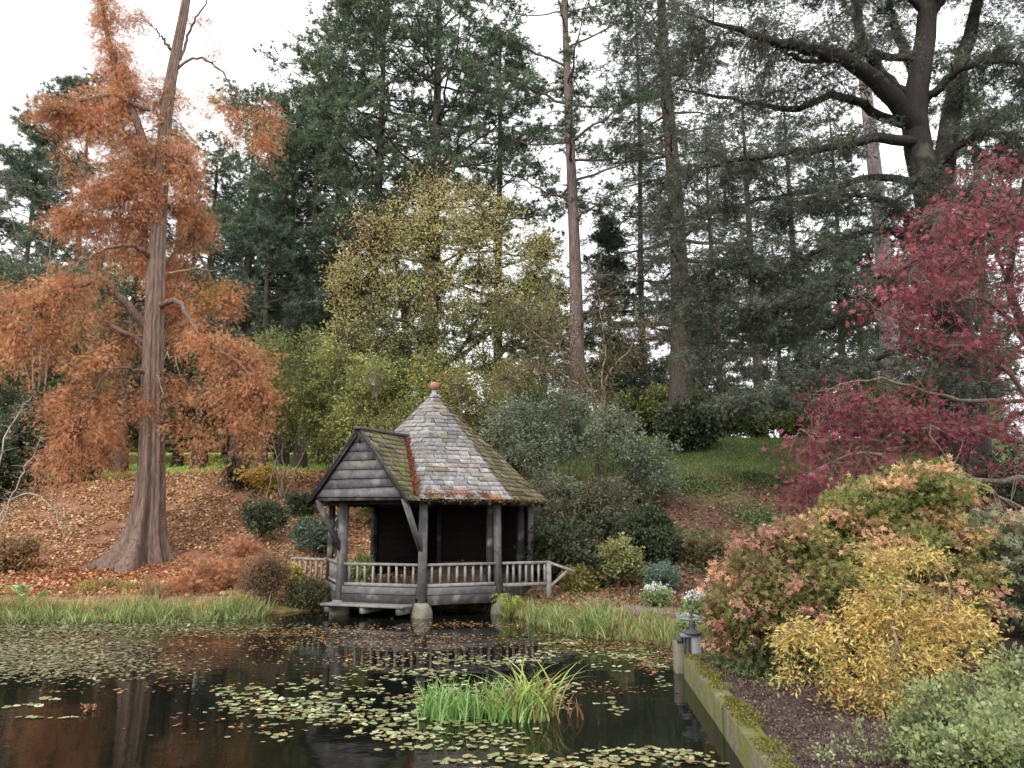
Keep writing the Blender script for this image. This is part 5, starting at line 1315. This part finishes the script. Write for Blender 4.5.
reedbed('dry straw grass behind the left reeds', [(-14, 17.9), (-10.5, 18.0), (-7.0, 18.2), (-5.6, 18.9)], 4200, .5, [(188, 176, 120), (160, 156, 96), (176, 150, 104)], 0, .4)
reedbed('bright green reeds on the right far shore below the path', [(.72, 16.2), (1.1, 15.5), (1.75, 15.1)], 3400, .60, RG, -.2, 1.0, lean=.8)
reedbed('mixed green waterside plants left of the sluice', [(1.7, 15.0), (2.4, 14.6), (2.8, 13.9)], 2200, .45, RG + [(160, 150, 96), (150, 120, 90)], -.1, 1.2)
reedbed('sparse reeds at the foot of the right railing', [(-.2, 18.8), (.3, 17.8), (.6, 16.8)], 900, .45, RG + [(150, 140, 90)], -.15, .5)
for k, (u, v, s_, lab) in enumerate(((657, 606, .3, 'white-flowered plant between the reeds and the small bluish bush'), (700, 618, .34, 'white-flowered plant just behind the sluice handwheel'), (690, 634, .22, 'low pale-leaved plant at the foot of the sluice'))):
    b0 = onground(u, v, 9); T = Tree('flowering_plant', lab, 'flowers', b0, 'pale flowering plants near the sluice')
    T.limb([(0, 0, -.05), (0, 0, s_ * .5), (.03, 0, s_)], .01, .004, 6, 4); r = T.r
    T.fill([(0, 0, s_ * .6, s_ * 1.1, s_ * .9, s_ * .6)], 130, 4, .1, 4, 'leaf', .055, [(128, 152, 92), (150, 168, 110)], r1=.004)
    T.fill([(0, 0, s_ * 1.1, s_ * 1.1, s_ * .8, s_ * .35)], 70, 3, .07, 3, 'round', .035, [(226, 228, 224), (236, 236, 240)], r1=.003, desat=.1, gain=1)
    T.build('foliage', 'stems')

# the reed island in the pond
def island():
    r = rngof('island'); b0 = G(492, 716); root = thing('reed_clump', 'clump of long green arching reeds growing out of the pond', 'reeds', b0)
    b = Buf(); n = 620
    bp_ = np.column_stack([r.uniform(-.75, .6, n), r.normal(size=n) * .18, np.full(n, -.1)])
    blades(b, bp_, r.uniform(.24, .56, n), r.uniform(.05, .7, n), np.full(n, .009), pals(r, n, (120, 160, 84), (146, 182, 104), (100, 140, 70), (164, 190, 128)), r, 7)
    n = 80
    bp_ = np.column_stack([r.normal(size=n) * .16 + .42, r.normal(size=n) * .12, np.full(n, -.05)])
    blades(b, bp_, r.uniform(.45, .85, n), r.uniform(.4, 1.0, n), np.full(n, .012), pals(r, n, (176, 192, 110), (150, 178, 96), (190, 188, 116), (140, 120, 80)), r, 8)
    b.obj('blades', M_BLADE, root)
    b = Buf(); n = 50
    bp_ = np.column_stack([r.normal(size=n) * .2 + .4, r.normal(size=n) * .12, np.full(n, -.02)])
    blades(b, bp_, r.uniform(.25, .5, n), r.uniform(.6, 1.2, n), np.full(n, .012), pals(r, n, (132, 98, 66), (160, 124, 84)), r, 6)
    b.obj('dead_blades', M_DRY, root)
island()

# ---------------------------------------------------------------- lily pads and floating leaves
r = rngof('lily')
def pad_mesh(k):
    b = Buf(); n = 12; rr = rngof('pad%d' % k)
    a = np.linspace(.18, 2 * math.pi - .18, n); rad = 1 + .05 * np.sin(a * 3 + k)
    z = .008 + .13 * np.maximum(0, np.sin(a * 1.5 + k * 1.3)) ** 3 * (k % 3)
    V = [(0, 0, .004)] + [(math.cos(t) * q, math.sin(t) * q, zz) for t, q, zz in zip(a, rad, z)]
    col = pals(rr, 1, [(138, 146, 106), (154, 158, 116), (122, 132, 92), (158, 150, 102), (140, 130, 88), (166, 170, 134)][k])[0]
    vc = np.tile(col, (n + 1, 1)); edge = (rr.random(n) < (.15 + .1 * k)); vc[1:][edge] = lin(128, 104, 72)
    b.add(V, [(0, i, i + 1) for i in range(1, n)], vc)
    m_ = b.mesh('lily_pad'); m_.materials.append(M_PAD); return m_, np.array(V), [(0, i, i + 1) for i in range(1, n)], col
pm_ = [pad_mesh(k) for k in range(6)]
REG = [(470, 700, 110, 30, 420), (380, 715, 130, 26, 380), (300, 705, 90, 26, 150), (420, 738, 130, 14, 160), (330, 690, 60, 14, 60), (560, 700, 60, 16, 40), (620, 757, 110, 9, 210), (590, 766, 110, 8, 160), (700, 764, 60, 8, 50), (620, 655, 70, 6, 160), (560, 645, 40, 8, 60), (665, 668, 30, 6, 50),
       (20, 705, 40, 5, 26), (70, 717, 46, 2.5, 26), (5, 714, 14, 6, 10), (250, 690, 60, 14, 50), (400, 760, 200, 10, 40), (640, 705, 60, 30, 22), (480, 660, 100, 12, 160), (390, 672, 70, 12, 120)]
pos = []
for u, v, a, b_, n in REG:
    nn = int(n * 1.15); t = r.uniform(0, 6.283, nn); q = r.random(nn) ** .5
    cu = r.normal(size=(max(2, nn // 16), 2)) * .5
    uv = cu[r.integers(0, len(cu), nn)] + r.normal(size=(nn, 2)) * np.array([.12, .16])
    for x, y in uv: pos.append(G(u + x * a, min(v + y * b_, 800)))
pos = np.array(pos); pos = pos[pond_sd(pos[:, 0], pos[:, 1]) < -.12]
keep = []; grid = {}
for i, p_ in enumerate(pos):
    key = (int(p_[0] / .12), int(p_[1] / .12)); ok = True
    for dx in (-1, 0, 1):
        for dy in (-1, 0, 1):
            for j in grid.get((key[0] + dx, key[1] + dy), []):
                if np.hypot(*(pos[j][:2] - p_[:2])) < .05: ok = False
    if ok: keep.append(i); grid.setdefault(key, []).append(i)
pos = pos[keep]; dist = np.hypot(pos[:, 0], pos[:, 1]); vis = np.abs((pos[:, 0] / pos[:, 1])) < .66
order = np.argsort(np.where(vis & (pos[:, 1] > 6.7), dist, 1e9))
near = set(order[:300].tolist()); b = Buf()
for i, p_ in enumerate(pos):
    k = int(r.integers(6)); s = r.uniform(.022, .049) * (1.0 if i in near else 1.05); a = r.uniform(0, 6.283); tl = r.normal(size=2) * .07
    if i in near:
        o = bpy.data.objects.new('lily_pad', pm_[k][0]); COL.objects.link(o)
        o.location = (p_[0], p_[1], .006 + (i % 7) * .0012); o.rotation_euler = (tl[0], tl[1], a); o.scale = (s, s, s)
        tag(o, 'small pale green lily pad floating on the near half of the pond', 'lily pad', 'lily pads on the near water')
    else:
        V = pm_[k][1] * s; ca, sa_ = math.cos(a), math.sin(a)
        V = np.column_stack([V[:, 0] * ca - V[:, 1] * sa_ + p_[0], V[:, 0] * sa_ + V[:, 1] * ca + p_[1], V[:, 2] + .006 + (i % 7) * .0012 + V[:, 0] * tl[0]])
        b.add(V, pm_[k][2], pm_[k][3] * r.uniform(.8, 1.15))
if b.n: tag(b.obj('lily_pads', M_PAD), 'lily pads spread over the farther water', 'lily pads', kind='stuff')
def scatter_water(name, label, regs, size, cols, mat, kindl='round', zj=.01, clump=.25):
    b = Buf()
    for u, v, a, b_, n in regs:
        cu = r.normal(size=(max(3, n // 12), 2)) * .5
        uv = cu[r.integers(0, len(cu), n)] + r.normal(size=(n, 2)) * clump
        p_ = np.array([G(u + x * a, min(max(v + y * b_, 600), 790)) for x, y in uv])
        p_ = p_[pond_sd(p_[:, 0], p_[:, 1]) < -.03]; k_ = len(p_)
        p_[:, 2] = .006 + r.random(k_) * zj
        d = runit(r, k_); d[:, 2] *= .08; s = size * r.uniform(.5, 1.3, k_)
        a_ = nrm(np.cross(d, np.tile([0, 0, 1.0], (k_, 1)))) ; a_[:, 2] += r.normal(size=k_) * .12
        c_ = pals(r, k_, *cols); D_ = nrm(d)
        V = np.stack([p_, p_ + D_ * s[:, None] * .5 + a_ * s[:, None] * .38, p_ + D_ * s[:, None], p_ + D_ * s[:, None] * .5 - a_ * s[:, None] * .38], 1)
        V[:, :, 2] = np.maximum(V[:, :, 2], .004)
        b.add(V, np.arange(k_ * 4).reshape(k_, 4), np.repeat(c_, 4, 0))
    tag(b.obj(name, mat), label, 'leaves', kind='stuff')
scatter_water('water_weed', 'dull olive mat of small floating leaves on the far left water', [(20, 648, 110, 16, 3600), (60, 668, 110, 13, 1500), (-30, 655, 80, 20, 900), (140, 628, 130, 6, 1600), (60, 628, 130, 7, 1800)], .075, [(128, 130, 96), (110, 112, 82), (146, 144, 112), (120, 104, 76)], M_PAD, clump=.3)
scatter_water('fallen_leaves', 'brown autumn leaves drifting on the pond', [(300, 632, 130, 6, 900), (400, 640, 130, 8, 700), (240, 645, 110, 5, 260), (450, 625, 90, 4, 400), (620, 645, 80, 8, 600), (660, 660, 24, 9, 300), (590, 632, 60, 5, 400), (340, 660, 120, 10, 300), (560, 690, 80, 8, 70), (300, 730, 160, 20, 90), (120, 690, 120, 6, 50), (480, 650, 120, 12, 300)],
              .06, [(150, 108, 78), (124, 90, 66), (172, 132, 90), (104, 80, 62), (140, 128, 92)], M_DRY)
# a curled rusty leaf cluster standing out of the water
def twig_leaf():
    T = Tree('leaf_cluster', 'small rusty curled leaf cluster sticking out of the dark water at left', 'leaves', G(88, 711), leafmat=M_DRY)
    T.limb([(0, 0, -.1), (0, 0, .03), (.03, 0, .09)], .006, .003, 6, 4)
    T.fill([(0, 0, .03, .06, .05, .03)], 20, 2, .03, 3, 'leaf', .035, [(166, 122, 92), (150, 108, 84)], r1=.003)
    T.build('leaves', 'stalk')
twig_leaf()

# ---------------------------------------------------------------- loose leaves, grass and soil crumbs
def scatter_ground(name, label, cat, n, sampler, size, cols, mat, flat=.35, lift=.015, kindl='leaf'):
    r = rngof(label); x, y = sampler(r, n); ok = pond_sd(x, y) > .05
    if n > 50000: ok &= (np.sin(x * 1.9 + 2 * np.sin(y * 1.3)) * np.sin(y * 2.3 + 1.7 * np.sin(x * .8)) + r.normal(size=n) * .35) > -.42
    x, y = x[ok], y[ok]; k_ = len(x); z = H(x, y)
    D_ = runit(r, k_); D_[:, 2] = np.abs(D_[:, 2]) * flat
    sl = (H(x, y + .3) - z) / .3; D_[:, 2] += D_[:, 1] * sl
    D_ = nrm(D_); s = size * r.uniform(.5, 1.3, k_)[:, None]
    nn_ = nrm(np.column_stack([r.normal(size=k_) * flat, -sl + r.normal(size=k_) * flat, np.ones(k_)]))
    a_ = nrm(np.cross(D_, nn_)); C = np.column_stack([x, y, z + lift * r.random(k_) + .006])
    cur = nn_ * s * r.uniform(-.05, .3, (k_, 1))
    V = np.stack([C, C + D_ * s * .5 + a_ * s * .36 + cur, C + D_ * s, C + D_ * s * .5 - a_ * s * .36 + cur], 1)
    b = Buf(); b.add(V, np.arange(k_ * 4).reshape(k_, 4), np.repeat(pals(r, k_, *cols), 4, 0))
    tag(b.obj(name, mat), label, cat, kind='stuff')
scatter_ground('fallen_leaves', 'carpet of tan and copper leaves over the left bank', 'leaves', 85000, lambda r, n: (r.uniform(-24, -2.5, n), 19.5 + 17 * r.random(n) ** .9), .115, [(190, 154, 120), (162, 120, 86), (206, 178, 144), (148, 108, 78), (184, 136, 94), (124, 94, 70), (140, 128, 84)], M_DRY)
scatter_ground('fallen_leaves', 'rusty needles and leaves round the foot of the orange conifer', 'leaves', 9000, lambda r, n: (-10.5 + r.normal(size=n) * 2.6, 22.0 + r.normal(size=n) * 1.3), .08, [(178, 106, 74), (160, 92, 64), (190, 124, 90)], M_DRY)
scatter_ground('fallen_leaves', 'sparse brown leaves over the right bank', 'leaves', 12000, lambda r, n: (r.uniform(.5, 16, n), r.uniform(18.5, 29, n)), .11, [(116, 88, 72), (96, 74, 62), (140, 100, 80), (150, 112, 90), (88, 96, 60)], M_DRY)
scatter_ground('fallen_leaves', 'rusty leaves along the path behind the right reeds', 'leaves', 1800, lambda r, n: (r.uniform(-.5, 4, n), r.uniform(17.0, 21, n)), .09, [(146, 104, 78), (128, 92, 70), (164, 124, 92), (110, 84, 66)], M_DRY)
scatter_ground('ground_cover', 'patches of ivy and low weeds on the right bank', 'ground cover', 14000, lambda r, n: ((lambda c_: (c_[0] + r.normal(size=n) * .45, c_[1] + r.normal(size=n) * .4))((lambda k: (np.array([1.5, 2.6, 3.8, 5.2, 3.0, 4.4, 6.5, 7.6, 2.2, 9, 5.6])[k], np.array([22, 24.5, 26.5, 28, 21.5, 23.6, 27.8, 25, 26.6, 28.4, 21.8])[k]))(r.integers(0, 11, n)))), .09, [(84, 104, 62), (104, 120, 76), (70, 88, 56), (120, 126, 84)], M_LEAF, flat=.8, lift=.14)
scatter_ground('soil_crumbs', 'dark bark mulch and soil crumbs beside the wall', 'mulch', 22000, lambda r, n: ((lambda yy: (yy * .1 + 1.5 + .05 + r.random(n) ** 1.3 * 3.2, yy))(5.5 + r.random(n) * 8.5)), .028, [(92, 76, 70), (72, 58, 54), (116, 98, 90), (60, 50, 48), (134, 112, 100)], M_DRY, flat=.6, lift=.01)
scatter_ground('ground_cover', 'small green weeds between the wall and the maple bush', 'ground cover', 1500, lambda r, n: (2.9 + r.normal(size=n) * .16, 10.8 + r.normal(size=n) * .6), .04, [(128, 140, 84), (108, 124, 70), (150, 156, 104)], M_LEAF, flat=.8, lift=.06)
def grass(label, n, sampler, h, cols, w=.006):
    r = rngof(label); x, y = sampler(r, n); ok = pond_sd(x, y) > .02; x, y = x[ok], y[ok]
    b = Buf(); k_ = len(x)
    blades(b, np.column_stack([x, y, H(x, y) - .01]), h * r.uniform(.5, 1.2, k_), r.uniform(.1, .9, k_), np.full(k_, w), pals(r, k_, *cols), r, 3)
    tag(b.obj('grass', M_BLADE), label, 'grass', kind='stuff')
grass('short green grass on the top of the right slope', 42000, lambda r, n: (r.uniform(1.5, 15, n), r.uniform(27.6, 39, n)), .12, [(98, 118, 66), (114, 132, 76), (88, 104, 60), (136, 140, 92)], .014)
grass('rough grass along the shore edges', 9000, lambda r, n: (r.uniform(-15, 3.5, n), r.uniform(15.0, 20.4, n)), .13, [(128, 128, 72), (146, 140, 88), (104, 116, 60), (160, 140, 100)], .008)
grass('green meadow grass beyond the left crest', 16000, lambda r, n: (r.uniform(-40, 0, n), r.uniform(37, 60, n)), .2, [(168, 192, 96), (150, 178, 84), (180, 200, 110)], .03)

# low wire fence at the meadow edge
def fence():
    b0 = np.array([-14, 44, H1(-14, 44)]); root = thing('wire_fence', 'thin wire fence crossing the bright meadow behind the dark trunks', 'fence', b0)
    xs_ = np.arange(-28, -4, 1.6); bw = Buf()
    for x in xs_:
        z = H1(x, 44); b = Buf(); beam(b, (x, 44, z - .1), (x, 44, z + 1.15), .06, .06, lin(86, 82, 72)); shift(b, b0).obj('fence_post', M_WOOD, root)
    for h_ in (.3, .6, .9, 1.12):
        p_ = np.array([[(x, 44, H1(x, 44) + h_) for x in xs_]]); V, F_ = tubes(p_, np.full((1, len(xs_)), .012), 4); b = Buf(); b.add(V, F_, lin(90, 90, 84)); shift(b, b0).obj('wire', M_METAL, root)
fence()
